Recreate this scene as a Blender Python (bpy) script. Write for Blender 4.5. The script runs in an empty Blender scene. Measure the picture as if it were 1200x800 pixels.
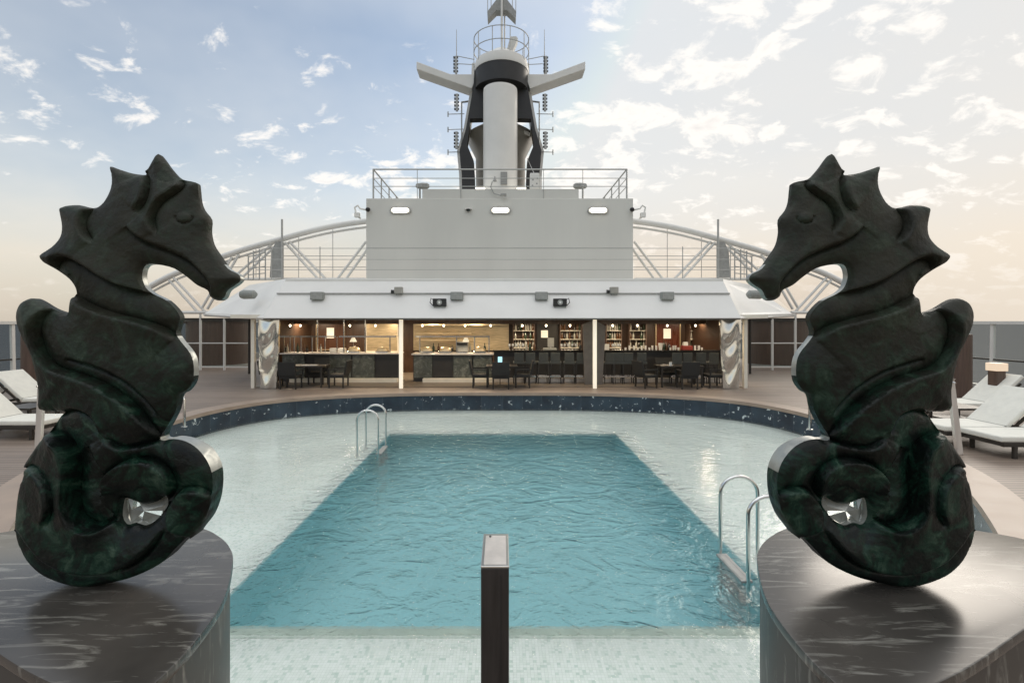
import bpy, bmesh, math, random
import numpy as np
from mathutils import Vector, Matrix
from mathutils.geometry import delaunay_2d_cdt
random.seed(7)
rnd = random.Random(11)
S = bpy.context.scene
COL = S.collection
PI = math.pi
F = 560.0; HC = 2.28; VX, VY = 589.0, 377.0      # lens in photo pixels, eye height above the deck, vanishing point

# ------------------------------------------------------------------ camera, sky, sun, exposure
cd = bpy.data.cameras.new('camera'); cam = bpy.data.objects.new('camera', cd); COL.objects.link(cam)
cam.location = (0, 0, HC); cam.rotation_euler = (PI/2, 0, 0)
cd.sensor_width = 36; cd.lens = F/1200*36
cd.shift_x = (600-VX)/1200; cd.shift_y = -(400-VY)/1200
cd.clip_start = 0.05; cd.clip_end = 120000
S.camera = cam
SUN_EL, SUN_AZ = math.radians(24), math.radians(42)       # azimuth from +Y (ahead) towards +X (right)
world = bpy.data.worlds.new('World'); S.world = world; world.use_nodes = True
wt = world.node_tree; wt.nodes.clear()
def N(t, ty, **kw):
    n = t.nodes.new(ty)
    for k, v in kw.items():
        if k.startswith('i_'):
            key = k[2:]; key = int(key) if key.isdigit() else key.replace('_', ' ')
            n.inputs[key].default_value = v
        else: setattr(n, k, v)
    return n
def L(t, a, b): t.links.new(a, b)
def math_n(t, op, a, b=None, c=None, clamp=False):
    n = t.nodes.new('ShaderNodeMath'); n.operation = op; n.use_clamp = clamp
    for i, v in enumerate((a, b, c)):
        if v is None: continue
        if isinstance(v, (int, float)): n.inputs[i].default_value = v
        else: t.links.new(v, n.inputs[i])
    return n.outputs[0]
def ramp(t, fac, stops, interp='LINEAR'):
    n = t.nodes.new('ShaderNodeValToRGB'); n.color_ramp.interpolation = interp
    e = n.color_ramp.elements
    while len(e) < len(stops): e.new(0.5)
    for i, (p, c) in enumerate(stops):
        e[i].position = p
        e[i].color = (c, c, c, 1) if isinstance(c, (int, float)) else (*c, 1)
    if fac is not None: t.links.new(fac, n.inputs[0])
    return n
def mixc(t, fac, a, b, blend='MIX'):
    n = t.nodes.new('ShaderNodeMix'); n.data_type = 'RGBA'; n.blend_type = blend
    for i, v in ((0, fac), (6, a), (7, b)):
        if isinstance(v, (int, float)): n.inputs[i].default_value = v
        elif isinstance(v, tuple): n.inputs[i].default_value = (*v, 1)
        else: t.links.new(v, n.inputs[i])
    return n.outputs[2]
sky = N(wt, 'ShaderNodeTexSky', sky_type='NISHITA', sun_disc=False, sun_elevation=SUN_EL, sun_rotation=SUN_AZ,
        altitude=10, air_density=1.0, dust_density=1.2, ozone_density=1.5)
bg1 = N(wt, 'ShaderNodeBackground', i_Strength=0.125)
tint = mixc(wt, 1.0, sky.outputs[0], (0.94, 0.985, 0.97), 'MULTIPLY')
vm = N(wt, 'ShaderNodeVectorMath', operation='MINIMUM'); vm.inputs[1].default_value = (4.6, 4.9, 5.2); L(wt, tint, vm.inputs[0]); tint = vm.outputs[0]
L(wt, tint, bg1.inputs[0])
tc = N(wt, 'ShaderNodeTexCoord'); sep = N(wt, 'ShaderNodeSeparateXYZ'); L(wt, tc.outputs['Generated'], sep.inputs[0])
zc = math_n(wt, 'MAXIMUM', sep.outputs[2], 0.0)
den = math_n(wt, 'ADD', zc, 0.36)
cx = math_n(wt, 'DIVIDE', sep.outputs[0], den); cy = math_n(wt, 'DIVIDE', sep.outputs[1], den)
comb = N(wt, 'ShaderNodeCombineXYZ'); L(wt, cx, comb.inputs[0]); L(wt, cy, comb.inputs[1])
# thin veil of haze: thick at the horizon, thicker to the right where the low sun sits behind it
veil_n = N(wt, 'ShaderNodeTexNoise', i_Scale=1.1, i_Detail=5.0, i_Roughness=0.6); L(wt, comb.outputs[0], veil_n.inputs['Vector'])
hz = ramp(wt, zc, [(0.0, 1.0), (0.12, 0.92), (0.30, 0.50), (0.5, 0.34), (0.68, 0.8), (1.0, 1.0)])
xr = math_n(wt, 'MULTIPLY', sep.outputs[0], 0.07)
v1 = math_n(wt, 'ADD', hz.outputs[0], xr)
vn = math_n(wt, 'MULTIPLY', math_n(wt, 'SUBTRACT', veil_n.outputs[0], 0.5), 0.9)
veil = math_n(wt, 'ADD', v1, vn, clamp=True)
hcol = ramp(wt, zc, [(0.0, (0.68, 0.60, 0.50)), (0.10, (0.88, 0.80, 0.68)), (0.25, (0.96, 0.94, 0.88)), (0.56, (0.84, 0.88, 0.93)), (0.72, (1.35, 1.38, 1.42)), (1.0, (1.6, 1.65, 1.7))])
warm = mixc(wt, math_n(wt, 'MULTIPLY', sep.outputs[0], 0.8, clamp=True), hcol.outputs[0], (0.98, 0.86, 0.72))
bg2 = N(wt, 'ShaderNodeBackground', i_Strength=0.76); L(wt, warm, bg2.inputs[0])
mx1 = N(wt, 'ShaderNodeMixShader'); L(wt, veil, mx1.inputs[0]); L(wt, bg1.outputs[0], mx1.inputs[1]); L(wt, bg2.outputs[0], mx1.inputs[2])
# broken small cumulus
mp = N(wt, 'ShaderNodeMapping'); mp.inputs['Location'].default_value = (3.1, 1.7, 0); mp.inputs['Scale'].default_value = (1.0, 1.25, 1); L(wt, comb.outputs[0], mp.inputs[0])
c1 = N(wt, 'ShaderNodeTexNoise', i_Scale=9.5, i_Detail=9.0, i_Roughness=0.60, i_Distortion=0.35); L(wt, mp.outputs[0], c1.inputs['Vector'])
c2 = N(wt, 'ShaderNodeTexNoise', i_Scale=1.6, i_Detail=2.0); L(wt, mp.outputs[0], c2.inputs['Vector'])
csum = math_n(wt, 'ADD', c1.outputs[0], math_n(wt, 'MULTIPLY', math_n(wt, 'SUBTRACT', c2.outputs[0], 0.5), 0.45))
csum = math_n(wt, 'ADD', csum, math_n(wt, 'MULTIPLY', sep.outputs[0], 0.05))
cm = ramp(wt, csum, [(0.54, 0.0), (0.68, 0.92)], 'EASE')
cshade = ramp(wt, csum, [(0.54, (1.0, 0.95, 0.88)), (0.86, (0.74, 0.70, 0.67))])
bg3 = N(wt, 'ShaderNodeBackground', i_Strength=1.0); L(wt, cshade.outputs[0], bg3.inputs[0])
cf = math_n(wt, 'MULTIPLY', cm.outputs[0], ramp(wt, zc, [(0.0, 0.0), (0.06, 0.25), (0.2, 0.85), (1.0, 0.9)]).outputs[0])
mx2 = N(wt, 'ShaderNodeMixShader'); L(wt, cf, mx2.inputs[0]); L(wt, mx1.outputs[0], mx2.inputs[1]); L(wt, bg3.outputs[0], mx2.inputs[2])
wo = N(wt, 'ShaderNodeOutputWorld'); L(wt, mx2.outputs[0], wo.inputs[0])

sd = bpy.data.lights.new('sun', 'SUN'); sd.energy = 0.6; sd.angle = math.radians(24); sd.color = (1.0, 0.9, 0.78)
sun = bpy.data.objects.new('sun', sd); COL.objects.link(sun)
sv = Vector((math.sin(SUN_AZ)*math.cos(SUN_EL), math.cos(SUN_AZ)*math.cos(SUN_EL), math.sin(SUN_EL)))
sun.rotation_euler = sv.to_track_quat('Z', 'Y').to_euler()
S.view_settings.view_transform = 'Standard'; S.view_settings.look = 'None'
S.view_settings.exposure = 0.35; S.view_settings.gamma = 1.0; S.view_settings.use_curve_mapping = False

# ------------------------------------------------------------------ helpers
def W(px, py, Y): return Vector(((px-VX)*Y/F, Y, HC-(py-VY)*Y/F))
def XP(px, Y): return (px-VX)*Y/F
def ZP(py, Y): return HC-(py-VY)*Y/F
def GP(px, py, z): Y = F*(HC-z)/(py-VY); return ((px-VX)*Y/F, Y)
ORI = {}
class MB:
    def __init__(s): s.v = []; s.f = []; s.m = []; s.cur = 0
    def add(s, vs, fs):
        b = len(s.v); s.v += [Vector(v) for v in vs]
        for f in fs: s.f.append([b+i for i in f]); s.m.append(s.cur)
        return s
    def box(s, x0, x1, y0, y1, z0, z1, rz=0, c=None):
        vs = [Vector((x, y, z)) for z in (z0, z1) for x, y in ((x0, y0), (x1, y0), (x1, y1), (x0, y1))]
        if rz:
            c = c or Vector(((x0+x1)/2, (y0+y1)/2, 0)); R = Matrix.Rotation(rz, 3, 'Z')
            vs = [R @ (v-Vector((c[0], c[1], 0))) + Vector((c[0], c[1], 0)) for v in vs]
        return s.add(vs, [(3, 2, 1, 0), (4, 5, 6, 7), (0, 1, 5, 4), (1, 2, 6, 5), (2, 3, 7, 6), (3, 0, 4, 7)])
    def bar(s, a, b, w, h, up=(0, 0, 1)):
        a = Vector(a); b = Vector(b); d = (b-a).normalized(); u = Vector(up)
        if abs(d.dot(u)) > .98: u = Vector((0, 1, 0))
        r = d.cross(u).normalized(); u = r.cross(d).normalized()
        vs = [p + r*sx*w/2 + u*sz*h/2 for p in (a, b) for sx, sz in ((-1, -1), (1, -1), (1, 1), (-1, 1))]
        return s.add(vs, [(0, 1, 2, 3), (7, 6, 5, 4), (0, 4, 5, 1), (1, 5, 6, 2), (2, 6, 7, 3), (3, 7, 4, 0)])
    def tube(s, pts, r, n=8, closed=False, r2=None):
        pts = [Vector(p) for p in pts]; k = len(pts); rings = []
        d0 = None; u = None
        for i, p in enumerate(pts):
            if closed: d = (pts[(i+1) % k]-pts[i-1]).normalized()
            elif i == 0: d = (pts[1]-p).normalized()
            elif i == k-1: d = (p-pts[-2]).normalized()
            else: d = (pts[i+1]-pts[i-1]).normalized()
            if u is None:
                u = Vector((0, 0, 1)) if abs(d.z) < .9 else Vector((1, 0, 0))
            u = (u - d*u.dot(d)).normalized(); w = d.cross(u)
            rr = r if r2 is None else r+(r2-r)*i/(k-1)
            rings.append([p+(u*math.cos(t*2*PI/n)+w*math.sin(t*2*PI/n))*rr for t in range(n)])
        vs = [v for g in rings for v in g]; fs = []
        for i in range(k if closed else k-1):
            j = (i+1) % k
            for t in range(n): fs.append((i*n+t, i*n+(t+1) % n, j*n+(t+1) % n, j*n+t))
        if not closed: fs.append(tuple(range(n))[::-1]); fs.append(tuple((k-1)*n+t for t in range(n)))
        return s.add(vs, fs)
    def lathe(s, c, prof, n=24, a0=0, a1=2*PI):
        full = abs(a1-a0-2*PI) < 1e-6; m = n if full else n+1; vs = []
        for r, z in prof:
            for t in range(m):
                a = a0+(a1-a0)*t/n; vs.append((c[0]+r*math.cos(a), c[1]+r*math.sin(a), c[2]+z))
        fs = []
        for i in range(len(prof)-1):
            for t in range(n):
                t2 = (t+1) % m; fs.append((i*m+t, i*m+t2, (i+1)*m+t2, (i+1)*m+t))
        if full:
            if prof[0][0] > 1e-5: fs.append(tuple(range(m))[::-1])
            if prof[-1][0] > 1e-5: fs.append(tuple((len(prof)-1)*m+t for t in range(m)))
        return s.add(vs, fs)
    def prism(s, poly, vec):
        poly = [Vector(p) for p in poly]; vec = Vector(vec); n = len(poly)
        vs = poly+[p+vec for p in poly]
        return s.add(vs, [tuple(range(n)), tuple(range(2*n-1, n-1, -1))]+[(i+n, (i+1) % n+n, (i+1) % n, i) for i in range(n)])
    def build(s, name, mats, parent=None, smooth=False, bevel=0, seg=2, origin=None):
        if parent is not None: o0 = ORI[parent.name]
        elif origin is not None: o0 = Vector(origin)
        else:
            xs = [v.x for v in s.v]; ys = [v.y for v in s.v]
            o0 = Vector(((min(xs)+max(xs))/2, (min(ys)+max(ys))/2, min(v.z for v in s.v)))
        me = bpy.data.meshes.new(name); me.from_pydata([v-o0 for v in s.v], [], s.f)
        if not isinstance(mats, (list, tuple)): mats = [mats]
        for m in mats: me.materials.append(m)
        me.polygons.foreach_set('material_index', s.m)
        me.validate(); bm = bmesh.new(); bm.from_mesh(me)
        bmesh.ops.recalc_face_normals(bm, faces=bm.faces)
        if bevel: 
            es = [e for e in bm.edges if len(e.link_faces) == 2 and e.calc_face_angle(0) > 0.5]
            bmesh.ops.bevel(bm, geom=es, offset=bevel, segments=seg, profile=.6, affect='EDGES', clamp_overlap=True)
        bm.to_mesh(me); bm.free()
        if smooth:
            me.shade_smooth()
            me.set_sharp_from_angle(angle=math.radians(38))
        o = bpy.data.objects.new(name, me); COL.objects.link(o)
        if parent is not None: o.parent = parent; ORI[o.name] = o0
        else: o.location = o0; ORI[o.name] = o0
        return o
def thing(name, label, cat, loc=(0, 0, 0), group=None):
    o = bpy.data.objects.new(name, None); COL.objects.link(o); o.location = loc; o.empty_display_size = .2
    ORI[o.name] = Vector(loc); tag(o, label, cat, group); return o
def tag(o, label=None, cat=None, group=None, kind=None):
    if label: o['label'] = label
    if cat: o['category'] = cat
    if group: o['group'] = group
    if kind: o['kind'] = kind
    return o
def dup(root, loc, rz=0, label=None, group=None):
    def cp(o, par):
        c = o.copy(); COL.objects.link(c)
        if par is not None: c.parent = par
        for ch in [x for x in KIDS(o)]: cp(ch, c)
        return c
    r = cp(root, None); r.location = loc; r.rotation_euler = (0, 0, rz)
    ORI[r.name] = Vector(loc)
    if label: r['label'] = label
    if group: r['group'] = group
    return r
def KIDS(o): return list(o.children)
def spline(pts, sub=6, closed=True):
    P = [np.array(p, float) for p in pts]; n = len(P); out = []
    for i in range(n if closed else n-1):
        if closed: a, b, c, d = P[i-1], P[i], P[(i+1) % n], P[(i+2) % n]
        else: a, b, c, d = P[max(i-1, 0)], P[i], P[i+1], P[min(i+2, n-1)]
        for k in range(sub):
            t = k/sub
            out.append(tuple(.5*((2*b)+(-a+c)*t+(2*a-5*b+4*c-d)*t*t+(-a+3*b-3*c+d)*t**3)))
    if not closed: out.append(tuple(P[-1]))
    return out
def inside(poly, x, y):
    r = np.zeros(x.shape, bool); n = len(poly)
    for i in range(n):
        x1, y1 = poly[i]; x2, y2 = poly[(i+1) % n]
        if y1 == y2: continue
        c = ((y1 > y) != (y2 > y)) & (x < (x2-x1)*(y-y1)/(y2-y1)+x1); r ^= c
    return r
def fill(outer, holes=(), extra=()):
    vs = []; ed = []
    for lp in [outer]+list(holes):
        b = len(vs); vs += [Vector(p) for p in lp]; ed += [(b+i, b+(i+1) % len(lp)) for i in range(len(lp))]
    vs += [Vector(p) for p in extra]
    r = delaunay_2d_cdt(vs, ed, [], 0, 1e-6)
    V = [(v.x, v.y) for v in r[0]]; T = [tuple(f) for f in r[2]]
    cxs = np.array([sum(V[i][0] for i in f)/3 for f in T]); cys = np.array([sum(V[i][1] for i in f)/3 for f in T])
    ok = inside(outer, cxs, cys)
    for h in holes: ok &= ~inside(h, cxs, cys)
    return V, [f for f, k in zip(T, ok) if k]
def sheet(name, outer, holes, z, m, parent=None):
    V, T = fill(outer, holes); mb = MB(); mb.add([(x, y, z) for x, y in V], T)
    o = mb.build(name, m, parent, origin=(0, 0, 0) if parent is None else None)
    me = o.data
    if me.polygons and sum(p.normal.z for p in me.polygons) < 0: me.flip_normals()
    return o

# ------------------------------------------------------------------ materials
def mat(name, col, rough=.5, metal=0, var=0, vscale=5, bump=0, bscale=30, spec=.5, emit=None, es=0, coat=0, stretch=None):
    m = bpy.data.materials.new(name); m.use_nodes = True; t = m.node_tree; b = t.nodes['Principled BSDF']
    b.inputs['Base Color'].default_value = (*col, 1); b.inputs['Roughness'].default_value = rough
    b.inputs['Metallic'].default_value = metal; b.inputs['Specular IOR Level'].default_value = spec
    if coat: b.inputs['Coat Weight'].default_value = coat; b.inputs['Coat Roughness'].default_value = .08
    if emit: b.inputs['Emission Color'].default_value = (*emit, 1); b.inputs['Emission Strength'].default_value = es
    if var or bump:
        tc = N(t, 'ShaderNodeTexCoord'); mp = N(t, 'ShaderNodeMapping'); L(t, tc.outputs['Object'], mp.inputs[0])
        if stretch: mp.inputs['Scale'].default_value = stretch
    if var:
        n = N(t, 'ShaderNodeTexNoise', i_Scale=vscale, i_Detail=6.0, i_Roughness=.6); L(t, mp.outputs[0], n.inputs['Vector'])
        lo = tuple(max(0, c*(1-var)) for c in col); hi = tuple(min(1, c*(1+var)) for c in col)
        r = ramp(t, n.outputs[0], [(.3, lo), (.7, hi)]); L(t, r.outputs[0], b.inputs['Base Color'])
        rr = math_n(t, 'ADD', math_n(t, 'MULTIPLY', n.outputs[0], rough*.5), rough*.75); L(t, rr, b.inputs['Roughness'])
    if bump:
        n2 = N(t, 'ShaderNodeTexNoise', i_Scale=bscale, i_Detail=4.0); L(t, mp.outputs[0], n2.inputs['Vector'])
        bp = N(t, 'ShaderNodeBump', i_Strength=bump, i_Distance=.02); L(t, n2.outputs[0], bp.inputs['Height']); L(t, bp.outputs[0], b.inputs['Normal'])
    return m
M = {}
M['white'] = mat('white_paint', (.76, .745, .70), .42, var=.06, vscale=.8)
M['wall'] = mat('grey_white_paint', (.64, .63, .58), .5, var=.05, vscale=.5, stretch=(1, 1, .25))
M['visor'] = mat('visor_paint', (.70, .69, .655), .45, var=.05, vscale=.6)
M['black'] = mat('black_paint', (.022, .021, .02), .45, var=.2, vscale=3)
M['greymetal'] = mat('grey_metal', (.33, .33, .31), .5, .1, var=.15, vscale=9)
M['speaker'] = mat('grey_plastic', (.27, .28, .26), .6, var=.15, vscale=14)
M['steel'] = mat('stainless_steel', (.70, .70, .68), .14, 1.0, var=.08, vscale=30)
M['brushed'] = mat('brushed_steel', (.68, .63, .58), .30, .45, var=.15, vscale=12, stretch=(1, 1, .08))
M['steelrefl'] = mat('steel_dark_reflection', (.032, .028, .026), .35, .1, var=.25, vscale=9, stretch=(6, 6, .5))  # post steel, its dark reflections put into the base colour
M['rail'] = mat('rail_grey', (.42, .42, .40), .4, .3)
M['wood'] = mat('dark_wood', (.050, .027, .016), .35, var=.35, vscale=3, stretch=(6, 6, .5))
M['wood2'] = mat('brown_cabinet', (.10, .062, .045), .5, var=.3, vscale=3, stretch=(8, 8, .4))
M['gold'] = mat('warm_metal', (.62, .50, .32), .3, .7, var=.25, vscale=5, stretch=(.5, 1, 6))
M['wicker'] = mat('dark_wicker', (.022, .022, .020), .7, var=.4, vscale=60, bump=.6, bscale=120)
M['wickergrey'] = mat('grey_wicker', (.09, .095, .085), .75, var=.3, vscale=60, bump=.6, bscale=120)
M['cushion'] = mat('cream_cushion', (.76, .74, .66), .9, var=.06, vscale=6, bump=.25, bscale=14)
M['frame'] = mat('dark_frame', (.03, .025, .02), .4)
M['cup'] = mat('white_china', (.8, .79, .75), .25)
M['red'] = mat('red_card', (.25, .03, .02), .5)
M['lamp'] = mat('lit_lens', (.9, .88, .8), .4, emit=(1.0, .93, .78), es=3.0)
M['down'] = mat('downlight_lens', (.9, .85, .7), .4, emit=(1.0, .80, .52), es=9.0)
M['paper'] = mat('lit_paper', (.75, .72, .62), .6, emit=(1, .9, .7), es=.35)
M['screen'] = mat('cyan_screen', (.3, .5, .55), .3, emit=(.45, .8, .9), es=.9)
M['litcol'] = mat('cream_panel', (.80, .75, .64), .35, var=.05, vscale=3)
M['glowpost'] = mat('column_added_glow', (.85, .80, .68), .4, emit=(1, .88, .68), es=.45)  # slight emission added, stands in for light falling on the columns
M['floorin'] = mat('bar_floor', (.16, .13, .10), .4, var=.2, vscale=4)
M['canvas'] = mat('grey_canvas', (.30, .30, .28), .8)
M['blackglass'] = mat('lens_black', (.01, .01, .01), .1)
M['topstone'] = mat('black_granite', (.015, .015, .014), .15, var=.4, vscale=60)
M['funnel'] = mat('grey_funnel', (.36, .34, .30), .5, var=.1, vscale=2)
M['sign'] = mat('sign_white', (.75, .75, .72), .5)

def glass(name, tintc, alpha, rough=.05, dif=(.7, .68, .65), difw=.1, ior=1.45):
    m = bpy.data.materials.new(name); m.use_nodes = True; t = m.node_tree; t.nodes.clear()
    tr = N(t, 'ShaderNodeBsdfTransparent'); tr.inputs[0].default_value = (*tintc, 1)
    gl = N(t, 'ShaderNodeBsdfGlossy', i_Roughness=rough); df = N(t, 'ShaderNodeBsdfTranslucent'); df.inputs[0].default_value = (*dif, 1)
    fr = N(t, 'ShaderNodeFresnel', i_IOR=ior)
    a = N(t, 'ShaderNodeMixShader'); a.inputs[0].default_value = difw; L(t, tr.outputs[0], a.inputs[1]); L(t, df.outputs[0], a.inputs[2])
    b = N(t, 'ShaderNodeMixShader'); L(t, fr.outputs[0], b.inputs[0]); L(t, a.outputs[0], b.inputs[1]); L(t, gl.outputs[0], b.inputs[2])
    o = N(t, 'ShaderNodeOutputMaterial'); L(t, b.outputs[0], o.inputs[0]); return m
M['glass'] = glass('clear_glass', (.93, .95, .94), 1, difw=.01, ior=1.12)
M['screenglass'] = glass('milky_screen_glass', (1, .97, .94), 1, difw=.12, dif=(.8, .76, .72))

def m_water():
    m = bpy.data.materials.new('pool_water'); m.use_nodes = True; t = m.node_tree; t.nodes.clear()
    tc = N(t, 'ShaderNodeTexCoord')
    mp = N(t, 'ShaderNodeMapping'); mp.inputs['Scale'].default_value = (1, 1.15, 1); mp.inputs['Rotation'].default_value = (0, 0, .35); L(t, tc.outputs['Object'], mp.inputs[0])
    n1 = N(t, 'ShaderNodeTexNoise', i_Scale=1.5, i_Detail=3.0, i_Roughness=.5, i_Distortion=2.6); L(t, mp.outputs[0], n1.inputs['Vector'])
    n2 = N(t, 'ShaderNodeTexNoise', i_Scale=5.5, i_Detail=4.0, i_Roughness=.5, i_Distortion=2.6); L(t, mp.outputs[0], n2.inputs['Vector'])
    s = math_n(t, 'ADD', math_n(t, 'MULTIPLY', n1.outputs[0], 1.0), math_n(t, 'MULTIPLY', n2.outputs[0], .30))
    bp = N(t, 'ShaderNodeBump', i_Strength=1.0, i_Distance=.062); L(t, s, bp.inputs['Height'])
    # the shelf film is calmer than the basin
    sp = N(t, 'ShaderNodeSeparateXYZ'); L(t, tc.outputs['Object'], sp.inputs[0])
    ax = math_n(t, 'SUBTRACT', math_n(t, 'ABSOLUTE', sp.outputs[0]), 2.8); ay = math_n(t, 'SUBTRACT', math_n(t, 'ABSOLUTE', math_n(t, 'SUBTRACT', sp.outputs[1], 8.1)), 3.75)
    dm = math_n(t, 'MULTIPLY', math_n(t, 'MAXIMUM', ax, ay), 2.2, clamp=True)
    L(t, math_n(t, 'SUBTRACT', 1.0, math_n(t, 'MULTIPLY', dm, .82)), bp.inputs['Strength'])
    gl = N(t, 'ShaderNodeBsdfGlossy', i_Roughness=.03); L(t, bp.outputs[0], gl.inputs['Normal'])
    tr = N(t, 'ShaderNodeBsdfRefraction', i_IOR=1.33, i_Roughness=0.0); tr.inputs[0].default_value = (.97, .995, .995, 1); L(t, bp.outputs[0], tr.inputs['Normal'])
    fr = N(t, 'ShaderNodeFresnel', i_IOR=1.33); L(t, bp.outputs[0], fr.inputs['Normal'])
    x = N(t, 'ShaderNodeMixShader'); L(t, fr.outputs[0], x.inputs[0]); 
    tp = N(t, 'ShaderNodeBsdfTransparent'); tp.inputs[0].default_value = (.985, 1, .998, 1)
    y = N(t, 'ShaderNodeMixShader'); L(t, math_n(t, 'ADD', math_n(t, 'MULTIPLY', dm, .6), .3), y.inputs[0]); L(t, tr.outputs[0], y.inputs[1]); L(t, tp.outputs[0], y.inputs[2]); L(t, y.outputs[0], x.inputs[1]); L(t, gl.outputs[0], x.inputs[2])
    o = N(t, 'ShaderNodeOutputMaterial'); L(t, x.outputs[0], o.inputs[0]); return m
M['water'] = m_water()

def m_mosaic(name, a, b, size, wav=0):
    m = bpy.data.materials.new(name); m.use_nodes = True; t = m.node_tree; bs = t.nodes['Principled BSDF']
    tc = N(t, 'ShaderNodeTexCoord'); vec = tc.outputs['Object']
    sc = N(t, 'ShaderNodeVectorMath', operation='SCALE'); sc.inputs['Scale'].default_value = 1/size; L(t, vec, sc.inputs[0])
    fl = N(t, 'ShaderNodeVectorMath', operation='FLOOR'); L(t, sc.outputs[0], fl.inputs[0])
    wn = N(t, 'ShaderNodeTexWhiteNoise', noise_dimensions='3D'); L(t, fl.outputs[0], wn.inputs['Vector'])
    r = ramp(t, wn.outputs[0], [(0, b), (.22, a), (1, tuple(min(1, c*1.12) for c in a))])
    f = N(t, 'ShaderNodeVectorMath', operation='FRACTION'); L(t, sc.outputs[0], f.inputs[0])
    sp = N(t, 'ShaderNodeSeparateXYZ'); L(t, f.outputs[0], sp.inputs[0])
    gx = math_n(t, 'LESS_THAN', sp.outputs[0], .1); gy = math_n(t, 'LESS_THAN', sp.outputs[1], .1)
    g = math_n(t, 'MULTIPLY', math_n(t, 'MAXIMUM', gx, gy), .45)
    n = N(t, 'ShaderNodeTexNoise', i_Scale=.7, i_Detail=4.0); L(t, vec, n.inputs['Vector'])
    big = ramp(t, n.outputs[0], [(.3, .86), (.7, 1.0)])
    c = mixc(t, g, r.outputs[0], (.52, .55, .52)); c = mixc(t, 1.0, c, big.outputs[0], 'MULTIPLY')
    L(t, c, bs.inputs['Base Color']); bs.inputs['Roughness'].default_value = .35; return m
M['shelf'] = m_mosaic('white_mosaic', (.86, .92, .85), (.62, .74, .66), .028)
M['basin'] = m_mosaic('turquoise_mosaic', (.36, .72, .76), (.30, .65, .70), .03)

def m_planks():
    m = bpy.data.materials.new('teak_deck'); m.use_nodes = True; t = m.node_tree; bs = t.nodes['Principled BSDF']
    tc = N(t, 'ShaderNodeTexCoord'); sp = N(t, 'ShaderNodeSeparateXYZ'); L(t, tc.outputs['Object'], sp.inputs[0])
    yy = math_n(t, 'DIVIDE', sp.outputs[1], .095); fr = math_n(t, 'FRACT', yy); fl = math_n(t, 'FLOOR', yy)
    line = math_n(t, 'LESS_THAN', fr, .13)
    off = math_n(t, 'MULTIPLY', fl, .618); xx = math_n(t, 'ADD', math_n(t, 'DIVIDE', sp.outputs[0], 2.4), off)
    bx = math_n(t, 'FLOOR', xx); cb = N(t, 'ShaderNodeCombineXYZ'); L(t, bx, cb.inputs[0]); L(t, fl, cb.inputs[1])
    wn = N(t, 'ShaderNodeTexWhiteNoise', noise_dimensions='2D'); L(t, cb.outputs[0], wn.inputs['Vector'])
    mp = N(t, 'ShaderNodeMapping'); mp.inputs['Scale'].default_value = (1, 14, 1); L(t, tc.outputs['Object'], mp.inputs[0])
    n = N(t, 'ShaderNodeTexNoise', i_Scale=3.0, i_Detail=5.0); L(t, mp.outputs[0], n.inputs['Vector'])
    n3 = N(t, 'ShaderNodeTexNoise', i_Scale=.35, i_Detail=3.0); L(t, tc.outputs['Object'], n3.inputs['Vector'])
    v = math_n(t, 'ADD', math_n(t, 'MULTIPLY', wn.outputs[0], .45), math_n(t, 'MULTIPLY', n.outputs[0], .55))
    c = ramp(t, v, [(.15, (.19, .142, .108)), (.85, (.30, .235, .185))])
    c2 = mixc(t, 1.0, c.outputs[0], ramp(t, n3.outputs[0], [(.3, .8), (.7, 1.1)]).outputs[0], 'MULTIPLY')
    c3 = mixc(t, line, c2, (.03, .023, .02)); L(t, c3, bs.inputs['Base Color']); bs.inputs['Roughness'].default_value = .5
    return m
M['deck'] = m_planks()
M['coping'] = mat('coping_wood', (.31, .235, .18), .45, var=.14, vscale=2)

def m_bluetile():
    m = bpy.data.materials.new('blue_marble_tile'); m.use_nodes = True; t = m.node_tree; bs = t.nodes['Principled BSDF']
    uv = N(t, 'ShaderNodeUVMap'); sp = N(t, 'ShaderNodeSeparateXYZ'); L(t, uv.outputs[0], sp.inputs[0])
    tx = math_n(t, 'DIVIDE', sp.outputs[0], .62); fr = math_n(t, 'FRACT', tx); fl = math_n(t, 'FLOOR', tx)
    gr = math_n(t, 'LESS_THAN', fr, .02)
    wn = N(t, 'ShaderNodeTexWhiteNoise', noise_dimensions='1D'); L(t, fl, wn.inputs['W'])
    addv = N(t, 'ShaderNodeVectorMath', operation='ADD'); L(t, uv.outputs[0], addv.inputs[0]); L(t, wn.outputs['Color'], addv.inputs[1])
    n = N(t, 'ShaderNodeTexNoise', i_Scale=6.5, i_Detail=5.0, i_Roughness=.62, i_Distortion=.6); L(t, addv.outputs[0], n.inputs['Vector'])
    n2 = N(t, 'ShaderNodeTexNoise', i_Scale=2.0, i_Detail=3.0); L(t, addv.outputs[0], n2.inputs['Vector'])
    base = ramp(t, n2.outputs[0], [(.3, (.010, .018, .032)), (.7, (.030, .055, .080))])
    k = ramp(t, n.outputs[0], [(.625, 0.0), (.66, 1.0)])
    c = mixc(t, k.outputs[0], base.outputs[0], (.62, .68, .68)); c = mixc(t, gr, c, (.05, .07, .09))
    L(t, c, bs.inputs['Base Color']); bs.inputs['Roughness'].default_value = .18; return m
M['blue'] = m_bluetile()

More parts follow.
